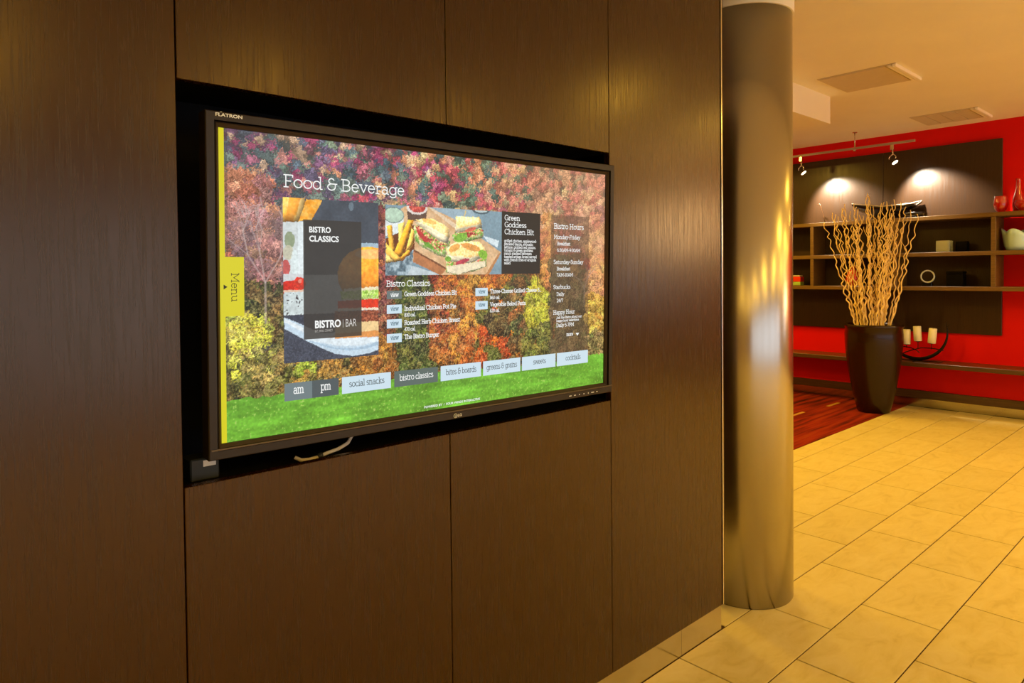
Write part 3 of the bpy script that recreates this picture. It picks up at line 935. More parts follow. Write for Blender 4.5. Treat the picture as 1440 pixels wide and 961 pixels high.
def vnoise(h, w, sc, seed):
    r = np.random.default_rng(seed)
    gh, gw = int(h / sc) + 3, int(w / sc) + 3
    g = r.random((gh, gw))
    y = np.arange(h) / sc; x = np.arange(w) / sc
    yi = y.astype(int); xi = x.astype(int)
    fy = (y - yi)[:, None]; fx = (x - xi)[None, :]
    fy = fy * fy * (3 - 2 * fy); fx = fx * fx * (3 - 2 * fx)
    a = g[np.ix_(yi, xi)]; b = g[np.ix_(yi, xi + 1)]; c = g[np.ix_(yi + 1, xi)]; d = g[np.ix_(yi + 1, xi + 1)]
    return (a * (1 - fx) + b * fx) * (1 - fy) + (c * (1 - fx) + d * fx) * fy


def fbm(h, w, sc, seed, octv=4):
    o = np.zeros((h, w)); amp = 1; tot = 0
    for i in range(octv):
        s = max(sc / 2 ** i, 1.0)
        o += amp * vnoise(h, w, s, seed + i * 17); tot += amp; amp *= 0.6
    return o / tot


class Canvas:
    """numpy canvas in display pixels (u right, v down), sRGB 0..255"""
    def __init__(self, u0, v0, u1, v1, step):
        self.u0, self.v0, self.u1, self.v1 = u0, v0, u1, v1
        self.w = int(round((u1 - u0) / step)) + 1; self.h = int(round((v1 - v0) / step)) + 1
        self.u = np.linspace(u0, u1, self.w)[None, :].repeat(self.h, 0)
        self.v = np.linspace(v0, v1, self.h)[:, None].repeat(self.w, 1)
        self.c = np.zeros((self.h, self.w, 3))
        self.step = step; self.seed = 100

    def n(self, sc, octv=3):
        self.seed += 31
        return fbm(self.h, self.w, sc / self.step, self.seed, octv)

    def fill(self, mask, col, amp=0.0, sc=8, alpha=1.0, col2=None):
        m = mask.astype(float) if mask.dtype == bool else mask
        base = np.empty_like(self.c); base[:] = col
        if col2 is not None:
            t = np.clip((self.n(sc) - 0.35) / 0.3, 0, 1)[..., None]
            base = base * (1 - t) + np.array(col2) * t
        if amp:
            base = base * (1 + amp * (self.n(sc) - 0.5) * 2)[..., None]
        a = (m * alpha)[..., None]
        self.c = self.c * (1 - a) + base * a

    def poly(self, pts, jitter=0.0, sc=10):
        x, y = self.u, self.v
        if jitter:
            x = x + (self.n(sc) - 0.5) * 2 * jitter; y = y + (self.n(sc) - 0.5) * 2 * jitter
        inside = np.zeros(x.shape, bool)
        n = len(pts); j = n - 1
        for i in range(n):
            xi, yi = pts[i]; xj, yj = pts[j]
            if yi != yj:
                cr = ((yi > y) != (yj > y)) & (x < (xj - xi) * (y - yi) / (yj - yi) + xi)
                inside ^= cr
            j = i
        return inside

    def ell(self, cu, cv, ru, rv, rot=0.0, jitter=0.0):
        du, dv = self.u - cu, self.v - cv
        c, s = math.cos(rot), math.sin(rot)
        a = (du * c + dv * s) / ru; b = (-du * s + dv * c) / rv
        r = a * a + b * b
        if jitter: r = r + (self.n(14) - 0.5) * jitter
        return r < 1

    def blur(self, m, px):
        a = m.astype(float); r = max(1, int(px / self.step))
        for ax in (0, 1):
            for _ in range(2):
                p = np.pad(a, [(r + 1, r) if i == ax else (0, 0) for i in (0, 1)], mode='edge')
                cs = np.cumsum(p, axis=ax)
                n = a.shape[ax]
                hi = np.take(cs, range(2 * r + 1, 2 * r + 1 + n), axis=ax); lo = np.take(cs, range(0, n), axis=ax)
                a = (hi - lo) / (2 * r + 1)
        return a

    def swell(self, m, px, amt):
        """rounded look of food in the photograph: rim darker, belly lighter"""
        b = self.blur(m, px)
        gy, gx = np.gradient(b)
        k = 1 + amt * (b - 0.72) * 1.3 + amt * 2.2 * px / self.step * (gy * 0.9 + gx * 0.5)
        k = np.where(m, np.clip(k, 0.45, 1.35), 1.0)
        self.c *= k[..., None]

    def rough(self, amp, sc=3.0, keep=None):
        wy = fbm(self.h, self.w, sc, self.seed + 5, 2) - 0.5; wx = fbm(self.h, self.w, sc, self.seed + 9, 2) - 0.5
        yy, xx = np.mgrid[0:self.h, 0:self.w]
        iy = np.clip((yy + wy * amp).astype(int), 0, self.h - 1); ix = np.clip((xx + wx * amp).astype(int), 0, self.w - 1)
        n = self.c[iy, ix] * (0.90 + 0.20 * fbm(self.h, self.w, 5, self.seed + 13, 3))[..., None]
        self.c = n if keep is None else np.where(keep[..., None], self.c, n)

    def rect(self, a, b, c, d):
        return (self.u >= a) & (self.u <= c) & (self.v >= b) & (self.v <= d)

    def build(self, name, parent, y):
        h, w = self.h, self.w
        k = 0.000725
        X = (self.u - 800) * k; Z = (450 - self.v) * k
        co = np.stack([X, np.full_like(X, y), Z], -1).reshape(-1, 3)
        idx = np.arange(h * w).reshape(h, w)
        q = np.stack([idx[1:, :-1], idx[1:, 1:], idx[:-1, 1:], idx[:-1, :-1]], -1).reshape(-1, 4)
        me = bpy.data.meshes.new(name)
        me.vertices.add(len(co)); me.vertices.foreach_set('co', co.ravel())
        me.loops.add(q.size); me.loops.foreach_set('vertex_index', q.ravel().astype(np.int32))
        me.polygons.add(len(q)); me.polygons.foreach_set('loop_start', np.arange(0, q.size, 4, dtype=np.int32))
        me.update(calc_edges=True)
        c = np.clip(self.c, 0, 255) / 255.0
        lin = np.where(c <= 0.04045, c / 12.92, ((c + 0.055) / 1.055) ** 2.4)
        at = me.attributes.new('picture', 'FLOAT_COLOR', 'POINT')
        at.data.foreach_set('color', np.concatenate([lin.reshape(-1, 3), np.ones((h * w, 1))], 1).astype(np.float32).ravel())
        me.materials.append(M['picture'])
        o = bpy.data.objects.new(name, me)
        return link(o, parent)


# ---- autumn woodland background
bgc = Canvas(0, 0, 1600, 900, 2.0)
H_, W_ = bgc.h, bgc.w
ST = bgc.step
bgc.c[:] = (74, 76, 66)
tex_fine = fbm(H_, W_, 2.2, 901, 2)
tex_mid = fbm(H_, W_, 6, 907, 3)
tex_big = fbm(H_, W_, 40, 911, 3)
r_ = random.Random(5)


def crown(cu, cv, ru, rv, col, contrast=0.55, hole=0.0, edge=0.5, leaf=0.9, grad=0.30):
    """one tree crown: irregular outline, lit from above, leafy texture"""
    a0, a1 = max(0, int((cu - ru * 1.3) / ST)), min(W_, int((cu + ru * 1.3) / ST) + 1)
    b0, b1 = max(0, int((cv - rv * 1.3) / ST)), min(H_, int((cv + rv * 1.3) / ST) + 1)
    if a1 <= a0 or b1 <= b0: return
    U = (bgc.u[b0:b1, a0:a1] - cu) / ru; V = (bgc.v[b0:b1, a0:a1] - cv) / rv
    oy, ox = r_.randint(0, H_ - (b1 - b0)), r_.randint(0, W_ - (a1 - a0))
    tf = tex_fine[oy:oy + b1 - b0, ox:ox + a1 - a0]; tm = tex_mid[oy:oy + b1 - b0, ox:ox + a1 - a0]
    r = U * U + V * V + (tm - 0.5) * edge * 2 + (tf - 0.5) * edge
    mk = (r < 1.0)
    if hole: mk &= (tf > hole)
    sh = 1.0 - grad * V - 0.08 * U + contrast * leaf * (tf - 0.5) * 1.6 + contrast * (tm - 0.5) * 1.2
    sh = np.clip(sh, 0.25, 1.7)[..., None]
    sub = bgc.c[b0:b1, a0:a1]
    m = mk[..., None]
    bgc.c[b0:b1, a0:a1] = np.where(m, np.array(col) * sh, sub)


def pick(pal):
    c = r_.choice(pal); j = r_.uniform(0.85, 1.15)
    return tuple(x * j * r_.uniform(0.94, 1.06) for x in c)


PL = [(150, 44, 82), (168, 56, 92), (176, 84, 98), (62, 84, 92), (70, 92, 92), (86, 104, 96), (96, 112, 96), (196, 150, 110), (120, 66, 98), (184, 108, 92), (78, 88, 100), (88, 74, 100)]
PM = [(170, 62, 74), (182, 78, 74), (94, 116, 92), (84, 104, 90), (108, 120, 92), (194, 140, 90), (196, 118, 78), (150, 70, 86), (72, 92, 86), (206, 152, 96)]
PR = [(200, 118, 88), (206, 134, 92), (196, 96, 84), (206, 152, 106), (170, 120, 92), (190, 104, 84), (212, 150, 104), (140, 126, 92), (168, 104, 96)]
clus = fbm(H_, W_, 26, 613, 2); clus2 = fbm(H_, W_, 50, 617, 2)
for row in range(28):
    v = -16 + row * 13.5
    for k in range(48):
        u = k * 35 + r_.uniform(-24, 24)
        t = u / 1600
        x = r_.random()
        iy, ix = min(H_ - 1, max(0, int(v / ST))), min(W_ - 1, max(0, int(u / ST)))
        pal = PL if t + (x - .5) * .35 < 0.36 else (PM if t + (x - .5) * .3 < 0.62 else PR)
        if r_.random() < 0.6:
            q = (clus[iy, ix] - 0.2) / 0.6 * len(pal)
            col = pal[int(q) % len(pal)]; jj = r_.uniform(0.88, 1.12); col = tuple(c * jj for c in col)
        else:
            col = pick(pal)
        dk = 0.98 + 0.45 * (clus2[iy, ix] - 0.25)
        s = (0.72 + row / 40) * r_.uniform(0.7, 1.2)
        cu, cv = u, v + r_.uniform(-9, 9)
        base = tuple(c * dk for c in col)
        crown(cu, cv + 6, 24 * s, 24 * s, tuple(c * 0.74 for c in base), 0.4, 0.0, 0.8, 1.0, 0.1)
        for q in range(7):
            a = r_.uniform(0, 2 * PI); rr_ = r_.uniform(0, 15) * s
            sh2 = 1.04 - 0.12 * (rr_ * math.sin(a)) / 15 + r_.uniform(-0.10, 0.10)
            crown(cu + rr_ * math.cos(a), cv + rr_ * math.sin(a), r_.uniform(7, 12) * s, r_.uniform(7, 13) * s, tuple(c * sh2 for c in base), 0.55, 0.34, 1.1, 1.2, 0.08)
hz = (np.clip(1 - bgc.u / 900, 0, 1) * np.clip(1.25 - bgc.v / 420, 0, 1) * 0.34)[..., None]
bgc.c = bgc.c * (1 - hz) + np.array((96, 102, 118)) * hz

# nearer wood: zones of foliage
def zone(u0, u1, v0, v1, pal, n, rr, contrast=0.8, hole=0.0, leaf=1.2):
    pts = sorted([(r_.uniform(v0, v1), r_.uniform(u0, u1)) for _ in range(n)])
    for v, u in pts:
        r = r_.uniform(*rr)
        crown(u, v, r, r * r_.uniform(0.9, 1.3), pick(pal), contrast, hole, 0.75, leaf)


zone(0, 180, 140, 430, [(166, 98, 72), (172, 106, 78), (142, 90, 84), (150, 100, 96)], 70, (18, 40), 0.7, 0.30)
zone(40, 200, 260, 520, [(140, 100, 92), (146, 102, 86), (122, 90, 88), (128, 96, 100)], 60, (16, 34), 0.7, 0.36)
zone(380, 1600, 352, 470, [(158, 84, 52), (140, 62, 50), (120, 78, 48), (170, 104, 56)], 120, (20, 40), 0.75)
zone(380, 1600, 400, 800, [(128, 72, 40), (92, 70, 38), (150, 92, 44), (112, 62, 36)], 260, (22, 46), 0.85)
zone(495, 560, 200, 700, [(134, 58, 58), (120, 60, 56), (150, 84, 60), (128, 76, 66)], 60, (14, 26), 0.8)
zone(590, 720, 430, 780, [(86, 92, 40), (70, 82, 38), (104, 104, 46), (60, 66, 34)], 110, (18, 34), 0.95)
zone(720, 830, 420, 740, [(140, 62, 40), (176, 100, 44), (150, 84, 42)], 60, (20, 40), 0.85)
zone(800, 1110, 430, 760, [(196, 104, 40), (206, 124, 44), (176, 88, 38), (188, 130, 50), (150, 96, 44)], 130, (18, 38), 0.8)
zone(930, 1080, 560, 740, [(206, 88, 30), (190, 76, 34), (104, 98, 40), (84, 86, 38)], 50, (18, 34), 0.8)
zone(960, 1100, 470, 640, [(70, 60, 34), (96, 88, 40), (88, 70, 38)], 26, (16, 28), 0.9)
zone(1080, 1200, 440, 790, [(88, 70, 40), (112, 84, 44), (74, 78, 40), (140, 86, 44)], 70, (18, 34), 0.9)
zone(1160, 1270, 450, 640, [(176, 172, 50), (164, 158, 48), (190, 184, 62)], 70, (14, 30), 0.6)
zone(1150, 1330, 640, 800, [(96, 100, 44), (78, 84, 40), (120, 116, 50)], 70, (16, 30), 0.95)
zone(1230, 1290, 190, 480, [(206, 134, 66), (196, 120, 70), (212, 150, 78)], 50, (12, 24), 0.6)
zone(1290, 1500, 360, 780, [(104, 84, 56), (92, 86, 56), (120, 98, 62), (80, 74, 48)], 120, (18, 34), 0.8)
zone(1500, 1600, 230, 560, [(206, 148, 96), (198, 134, 88), (190, 140, 84)], 70, (16, 32), 0.5)
zone(1500, 1600, 520, 700, [(196, 152, 62), (186, 140, 56), (206, 166, 76)], 50, (14, 28), 0.6)
zone(1470, 1600, 680, 790, [(110, 92, 56), (90, 84, 48), (140, 118, 70)], 50, (14, 26), 0.9)
zone(0, 200, 450, 790, [(84, 82, 44), (70, 72, 40), (100, 90, 48), (96, 78, 44)], 110, (18, 34), 0.95)
zone(20, 150, 540, 720, [(196, 184, 62), (178, 168, 58), (150, 146, 60), (206, 196, 84)], 70, (12, 26), 0.95, 0.42)
zone(60, 200, 640, 780, [(112, 100, 52), (150, 128, 70), (86, 84, 44)], 60, (12, 26), 1.0, 0.4)
zone(180, 560, 690, 800, [(112, 96, 46), (150, 112, 52), (84, 82, 40), (168, 124, 56)], 90, (14, 28), 0.95)
zone(420, 560, 640, 760, [(168, 112, 44), (150, 98, 40)], 40, (14, 28), 0.7)
zone(230, 290, 690, 730, [(164, 176, 60)], 8, (10, 18), 0.7)
# ragged, leafy edges: displace everything by fine noise and add leaf grain
wy = fbm(H_, W_, 3.0, 1201, 2) - 0.5; wx = fbm(H_, W_, 3.0, 1301, 2) - 0.5
yy, xx = np.mgrid[0:H_, 0:W_]
amp_w = np.where(bgc.v < 360, 15.0, 9.0)
iy = np.clip((yy + wy * amp_w).astype(int), 0, H_ - 1); ix = np.clip((xx + wx * amp_w).astype(int), 0, W_ - 1)
bgc.c = bgc.c[iy, ix]
gr = np.random.default_rng(77).random((H_, W_)); gr = 0.5 * gr + 0.5 * fbm(H_, W_, 2.5, 1401, 2)
bgc.c *= (0.78 + 0.44 * gr)[..., None]
up = np.clip(1 - (bgc.v - 300) / 100, 0, 1)[..., None]
grey = bgc.c.mean(2, keepdims=True)
bgc.c = bgc.c * (1 - 0.16 * up) + (grey * 0.16 + 0) * up
# dark leaf shadow speckle in the near wood
sp = (tex_fine < 0.36) & (bgc.v > 420)
bgc.c[sp] *= 0.62
sp = (tex_fine > 0.66) & (bgc.v > 470)
bgc.c[sp] = bgc.c[sp] * 0.55 + np.array((206, 186, 126)) * 0.45


def stroke(pts, w, col, alpha=0.8):
    for (ua, va), (ub, vb) in zip(pts[:-1], pts[1:]):
        du, dv = ub - ua, vb - va; L2 = du * du + dv * dv + 1e-6
        t = np.clip(((bgc.u - ua) * du + (bgc.v - va) * dv) / L2, 0, 1)
        d = np.hypot(bgc.u - ua - t * du, bgc.v - va - t * dv)
        a = (np.clip(1.5 - d / w, 0, 1) * alpha)[..., None]
        bgc.c = bgc.c * (1 - a) + np.array(col) * a


def bare(u, v, ang, ln, w, depth):
    u2, v2 = u + ln * math.sin(ang), v - ln * math.cos(ang)
    stroke([(u, v), (u2, v2)], w, (196, 176, 170), 0.62)
    if depth:
        for k in range(3 if depth > 2 else 2):
            bare(u2, v2, ang + r_.uniform(-0.6, 0.6), ln * r_.uniform(0.62, 0.82), max(w * 0.62, 1.0), depth - 1)


bare(131, 560, 0.0, 120, 3.4, 4)
bare(1478, 560, 0.0, 70, 2.2, 3)
for u, v, l in ((985, 600, 100), (700, 640, 90), (1215, 470, 60), (560, 690, 70), (1110, 700, 120)):
    stroke([(u, v), (u + r_.uniform(-8, 8), v - l)], 2.4, (60, 46, 36), 0.7)
# warm low-contrast veil of the wide viewing angle towards the upper far side
hz = np.clip((bgc.u - 900) / 700, 0, 1) * np.clip(1 - bgc.v / 620, 0, 1)
hz = (hz * 0.52)[..., None]
bgc.c = bgc.c * (1 - hz) + np.array((206, 158, 122)) * hz
# lawn
hor = 776 + 6 * np.sin(bgc.u / 150.0) + (vnoise(H_, W_, 6, 55) - 0.5) * 10
gm = bgc.v > hor
g1 = fbm(H_, W_, 3, 77, 2); g2 = fbm(H_, W_, 50, 79, 3)
stretch = fbm(H_, W_ // 6 + 2, 10, 83, 3).repeat(6, 1)[:, :W_]
dep = np.clip((bgc.v - 770) / 130, 0, 1)
grass = (np.array((116, 186, 60)) * (1 - dep[..., None]) + np.array((118, 190, 58)) * dep[..., None])
grass = grass * (0.84 + 0.30 * (g1 - 0.35) + 0.45 * (stretch - 0.42) + 0.25 * (g2 - 0.4))[..., None]
grass[(g1 > 0.80)] = (170, 206, 100)
bgc.c = np.where(gm[..., None], grass, bgc.c)
# translucent opening-hours column
bgc.fill(bgc.rect(1285, 186, 1503, 746), (96, 76, 58), alpha=0.50)
bgc.fill(bgc.rect(17, 0, 24, 770), (50, 56, 40), alpha=0.30)
screen = bgc.build('screen', tv, 0.0)

# ---- burger picture
bu = Canvas(185, 184, 506, 686.5, 1.25)
A = bu
A.fill(A.rect(0, 0, 2000, 2000), (70, 78, 88), 0.18, 60)
A.fill(A.rect(185, 184, 2000, 320), (74, 82, 92), 0.14, 50)
A.fill(A.ell(408, 200, 9, 14), (120, 140, 152), alpha=0.7)
A.fill(A.rect(185, 255, 250, 420), (206, 214, 214), 0.06, 30)
A.fill(A.rect(230, 255, 250, 420), (226, 236, 238), 0.04, 20)
A.fill(A.ell(205, 312, 16, 26), (136, 150, 110), 0.1, 10, 0.8)
A.fill(A.ell(200, 350, 16, 22), (200, 196, 170), 0.1, 10, 0.9)
A.fill(A.ell(192, 395, 14, 24), (196, 70, 66), 0.1, 10, 0.85)
A.fill(A.ell(220, 380, 12, 40), (226, 240, 240), 0.05, 10, 0.8)
f1 = A.poly([(185, 184), (254, 182), (252, 204), (232, 256), (185, 258)])
A.fill(f1, (246, 176, 70), 0.16, 14, col2=(252, 206, 118))
A.fill(A.poly([(205, 184), (240, 184), (215, 256), (190, 258)]), (230, 140, 44), 0.12, 12, 0.55)
A.fill(A.poly([(240, 184), (254, 182), (236, 256), (222, 256)]), (255, 222, 150), 0.05, 12, 0.7)
A.fill(A.poly([(258, 186), (310, 184), (306, 194), (274, 250), (230, 254), (250, 210)]), (244, 160, 44), 0.16, 12, col2=(250, 190, 90))
A.fill(A.rect(185, 418, 506, 560), (176, 190, 198), 0.1, 40)
A.fill(A.rect(185, 415, 250, 470), (214, 218, 220), 0.05, 30)
A.fill(A.ell(205, 456, 34, 22), (206, 44, 28), 0.25, 8)
A.fill(A.ell(234, 446, 20, 22), (222, 58, 38), 0.3, 7)
A.fill(A.ell(236, 436, 6, 6), (250, 170, 150), alpha=0.7)
A.fill(A.rect(185, 464, 248, 470), (230, 196, 172), 0.05)
A.fill(A.rect(186, 470, 248, 552), (204, 216, 216), 0.10, 26)
spk = (A.n(5, 1) > 0.80) & A.rect(186, 474, 248, 548)
A.fill(spk, (66, 58, 62))
A.fill(A.rect(186, 546, 250, 553), (150, 164, 166), alpha=0.8)
# slate table and plate
A.fill(A.v > 540, (64, 70, 84), 0.30, 6)
stk = vnoise(A.h, A.w, 2.0, 333)[:, :]
A.fill((A.v > 560) & (stk > 0.62), (94, 102, 118), alpha=0.5)
A.fill(A.poly([(185, 545), (246, 572), (300, 600), (506, 604), (506, 668), (470, 678), (412, 682), (350, 670), (290, 640), (253, 620), (187, 580)]), (196, 216, 230), 0.05, 40)
A.fill(A.poly([(253, 618), (330, 612), (506, 612), (506, 640), (440, 650), (360, 645)]), (224, 236, 242), 0.05, 30)
A.fill(A.poly([(253, 619), (350, 650), (412, 656), (470, 652), (506, 640), (506, 652), (460, 662), (400, 664), (330, 650)]), (160, 188, 210), 0.05, 30, 0.7)
A.fill(A.poly([(187, 548), (246, 580), (248, 596), (187, 560)]), (228, 238, 242), 0.03, 20)
A.fill(A.poly([(300, 616), (506, 600), (506, 626), (420, 622)]), (190, 120, 84), 0.2, 10, 0.55)
A.swell(f1, 14, 0.4)
# burger body (left part lies under the dark card)
A.fill(A.rect(440, 316, 506, 345), (166, 190, 204), 0.04)
A.fill(A.ell(470, 420, 110, 92), (236, 152, 50), 0.16, 10, col2=(224, 130, 34))
A.swell(A.ell(470, 420, 110, 92), 40, 0.6)
A.fill(A.ell(480, 352, 60, 16), (246, 206, 160), 0.1, 10, 0.6)
A.fill(A.poly([(380, 464), (506, 458), (506, 500), (380, 500)], 5, 8), (240, 228, 190), 0.12, 6)
A.fill(A.poly([(370, 472), (506, 468), (506, 498), (370, 496)], 5, 7), (150, 196, 66), 0.32, 5, col2=(206, 226, 140))
A.fill(A.poly([(360, 502), (506, 499), (506, 528), (360, 526)], 2, 10), (226, 58, 26), 0.18, 10)
A.fill(A.poly([(360, 526), (506, 528), (506, 535), (360, 533)], 2, 6), (244, 224, 196), 0.1, 6)
A.fill(A.poly([(350, 535), (506, 536), (506, 574), (350, 571)], 3, 6), (122, 56, 34), 0.5, 4, col2=(170, 96, 66))
A.fill(A.poly([(350, 571), (506, 573), (506, 622), (350, 620)], 2, 10), (240, 206, 146), 0.08, 12)
A.fill(A.poly([(350, 606), (506, 604), (506, 624), (350, 622)], 2, 10), (220, 132, 58), 0.1, 10, 0.75)
A.rough(2.5)
# dark translucent card
A.fill(A.rect(248.5, 248.5, 444.5, 618), (58, 55, 50), 0.04, 40, 0.84)
burger = A.build('burger_picture', screen, -0.0006)

# ---- sandwich picture
sa = Canvas(532, 187, 1029, 423, 1.25)
A = sa
A.fill(A.rect(0, 0, 2000, 2000), (132, 158, 170), 0.10, 60)
A.fill(A.rect(700, 187, 900, 300), (170, 190, 200), 0.06, 50, 0.7)
A.fill(A.poly([(600, 380), (760, 423), (532, 423), (560, 390)]), (196, 208, 212), 0.06, 30)
A.fill(A.poly([(590, 197), (612, 187), (704, 187), (814, 224), (1027, 340), (968, 424), (752, 424), (640, 378), (600, 290)]), (214, 170, 122), 0.08, 30, col2=(228, 190, 146))
A.fill(A.poly([(640, 335), (780, 400), (750, 424), (640, 378)]), (186, 122, 78), 0.08, 20)
A.fill(A.poly([(640, 333), (778, 398), (776, 404), (640, 340)]), (112, 70, 44), alpha=0.8)
A.fill(A.poly([(1027, 340), (968, 424), (952, 424), (1012, 345)]), (190, 134, 86), 0.1, 12)
A.fill(A.poly([(700, 187), (720, 190), (870, 268), (850, 280)]), (236, 214, 184), 0.05, 20, 0.8)
A.fill(A.poly([(941, 278), (1016, 296), (1008, 322), (960, 300)]), (214, 228, 232), 0.03)
A.fill(A.ell(930, 186, 40, 14), (70, 86, 92), alpha=0.8); A.fill(A.ell(930, 184, 30, 10), (190, 206, 206))
# ramekin
A.fill(A.poly([(532, 225), (601, 212), (601, 270), (585, 284), (532, 290)]), (226, 234, 232), 0.04, 20)
A.fill(A.ell(563, 220, 40, 27), (120, 140, 134)); A.fill(A.ell(563, 220, 37, 24), (188, 214, 190), 0.10, 12)
# ketchup bowl
A.fill(A.poly([(613, 195), (696, 192), (690, 230), (640, 236), (618, 234)]), (104, 80, 66), 0.14, 12)
A.fill(A.ell(654, 192, 42, 22), (226, 216, 206)); A.fill(A.ell(656, 190, 33, 17), (184, 62, 54), 0.3, 7, col2=(214, 106, 92))
# fries cup
A.fill(A.poly([(533, 375), (590, 370), (641, 324), (636, 388), (614, 423), (533, 423)]), (92, 112, 122), 0.22, 12, col2=(170, 188, 196))
A.fill(A.poly([(533, 300), (642, 250), (644, 330), (600, 372), (533, 382)]), (120, 66, 30), 0.2, 10)
for p, c in (([(536, 258), (556, 254), (567, 342), (548, 348)], (244, 176, 62)), ([(580, 250), (606, 240), (600, 300), (582, 330)], (250, 206, 110)),
             ([(620, 232), (641, 234), (600, 340), (588, 362), (563, 346)], (240, 164, 46)), ([(632, 262), (647, 272), (636, 320), (606, 350)], (250, 190, 88)),
             ([(533, 312), (594, 370), (570, 378), (533, 352)], (248, 190, 84)), ([(533, 348), (566, 377), (533, 381)], (254, 214, 128)),
             ([(589, 360), (614, 338), (626, 334), (626, 352), (592, 371)], (238, 160, 50))):
    A.fill(A.poly(p, 2.0, 9), c, 0.14, 8)
    A.swell(A.poly(p), 7, 0.55)
# three sandwich halves: lettuce skirt, filling, crumb, toasted crust
def sandwich(skirt, fill, crumb, crust):
    A.fill(A.poly(skirt, 5, 8), (226, 214, 168), 0.12, 8, col2=(120, 170, 70))
    A.fill(A.poly(fill, 4, 6), (196, 96, 84), 0.25, 6, col2=(214, 206, 130))
    A.fill(A.poly(fill, 4, 6) & (A.n(7, 2) > 0.6), (110, 160, 58), 0.2, 6)
    A.fill(A.poly(fill, 4, 6) & (A.n(8, 2) > 0.66), (150, 52, 50), 0.2, 6)
    A.fill(A.poly(crumb, 3, 8), (240, 226, 186), 0.10, 5)
    A.fill(A.poly(crust, 3, 10), (236, 194, 116), 0.12, 6, col2=(246, 220, 160))
    A.swell(A.poly(crust) | A.poly(crumb), 12, 0.5)
    A.swell(A.poly(skirt), 8, 0.35)


sandwich([(640, 250), (700, 262), (790, 300), (788, 330), (770, 360), (735, 352), (668, 322), (645, 300)],
         [(648, 250), (700, 268), (786, 308), (756, 342), (700, 322), (660, 296)],
         [(645, 240), (700, 236), (790, 286), (782, 312), (740, 300), (690, 270)],
         [(642, 232), (714, 225), (766, 244), (788, 262), (790, 290), (740, 270), (690, 246)])
sandwich([(800, 285), (830, 262), (920, 244), (944, 270), (938, 286), (872, 302), (806, 300)],
         [(812, 272), (840, 258), (925, 236), (940, 262), (900, 284), (824, 290)],
         [(812, 250), (850, 250), (930, 230), (936, 250), (880, 262), (815, 272)],
         [(816, 212), (924, 211), (934, 236), (870, 246), (820, 258)])
sandwich([(774, 350), (860, 376), (955, 352), (956, 392), (900, 410), (816, 423), (776, 414)],
         [(776, 362), (860, 378), (958, 348), (948, 386), (860, 408), (782, 398)],
         [(774, 336), (800, 345), (880, 362), (956, 336), (956, 352), (880, 382), (790, 374)],
         [(772, 332), (800, 312), (832, 300), (924, 301), (962, 336), (930, 352), (860, 360), (790, 352)])
A.fill(A.poly([(780, 392), (950, 372), (952, 392), (830, 421), (782, 414)], 3, 8), (240, 226, 190), 0.10, 7)
A.fill(A.ell(940, 348, 22, 16, 0.4, 0.5), (142, 190, 62), 0.25, 5); A.fill(A.ell(838, 288, 30, 16, -0.3, 0.5), (132, 182, 66), 0.25, 5)
A.fill(A.ell(700, 318, 22, 8, 0.5, 0.5), (112, 164, 60), 0.25, 5); A.fill(A.ell(783, 366, 12, 10, 0, 0.5), (128, 176, 66), 0.25, 5)
A.fill(A.ell(676, 288, 30, 9, 0.75, 0.3), (196, 66, 60), 0.2, 6); A.fill(A.ell(848, 374, 30, 8, -0.25, 0.3), (190, 70, 84), 0.2, 6)
A.fill(A.ell(882, 258, 26, 7, -0.3, 0.3), (220, 110, 84), 0.2, 6); A.fill(A.ell(884, 322, 44, 12, 0.2, 0.6), (214, 132, 54), 0.2, 7, 0.75)
A.fill(A.ell(812, 326, 26, 12, -0.4, 0.6), (220, 146, 62), 0.2, 7, 0.75); A.fill(A.ell(706, 236, 30, 8, 0.2, 0.6), (232, 168, 78), 0.2, 7, 0.7)
A.fill(A.poly([(852, 211), (858, 190), (863, 190), (857, 211)]), (214, 190, 130))
A.rough(3.5)
sandwich_pic = A.build('sandwich_picture', screen, -0.0006)

# ---- flat graphics and lettering on the display
KU = 0.000725
INK = {}


def ink(rgb):
    if rgb not in INK: INK[rgb] = emissive('display_ink_%02x%02x%02x' % rgb, rgb)
    return INK[rgb]


def du(u): return (u - 800) * KU
def dv(v): return (450 - v) * KU


def plate(name, u0, v0, u1, v1, rgb, y=-0.0006):
    return MB().quad((du(u0), y, dv(v1)), (du(u1), y, dv(v1)), (du(u1), y, dv(v0)), (du(u0), y, dv(v0))).build(name, ink(rgb), screen)


# monoline slab-serif alphabet: strokes in units of the cap height
def L_(*p): return [(p[i], p[i + 1]) for i in range(0, len(p), 2)]
def A_(cx, cy, rx, ry, a0, a1, n=None):
    n = n or max(4, int(abs(a1 - a0) / 22))
    return [(cx + rx * math.cos(math.radians(a0 + (a1 - a0) * k / n)), cy + ry * math.sin(math.radians(a0 + (a1 - a0) * k / n))) for k in range(n + 1)]
def O_(cx, cy, rx, ry): return A_(cx, cy, rx, ry, 0, 360, 18)


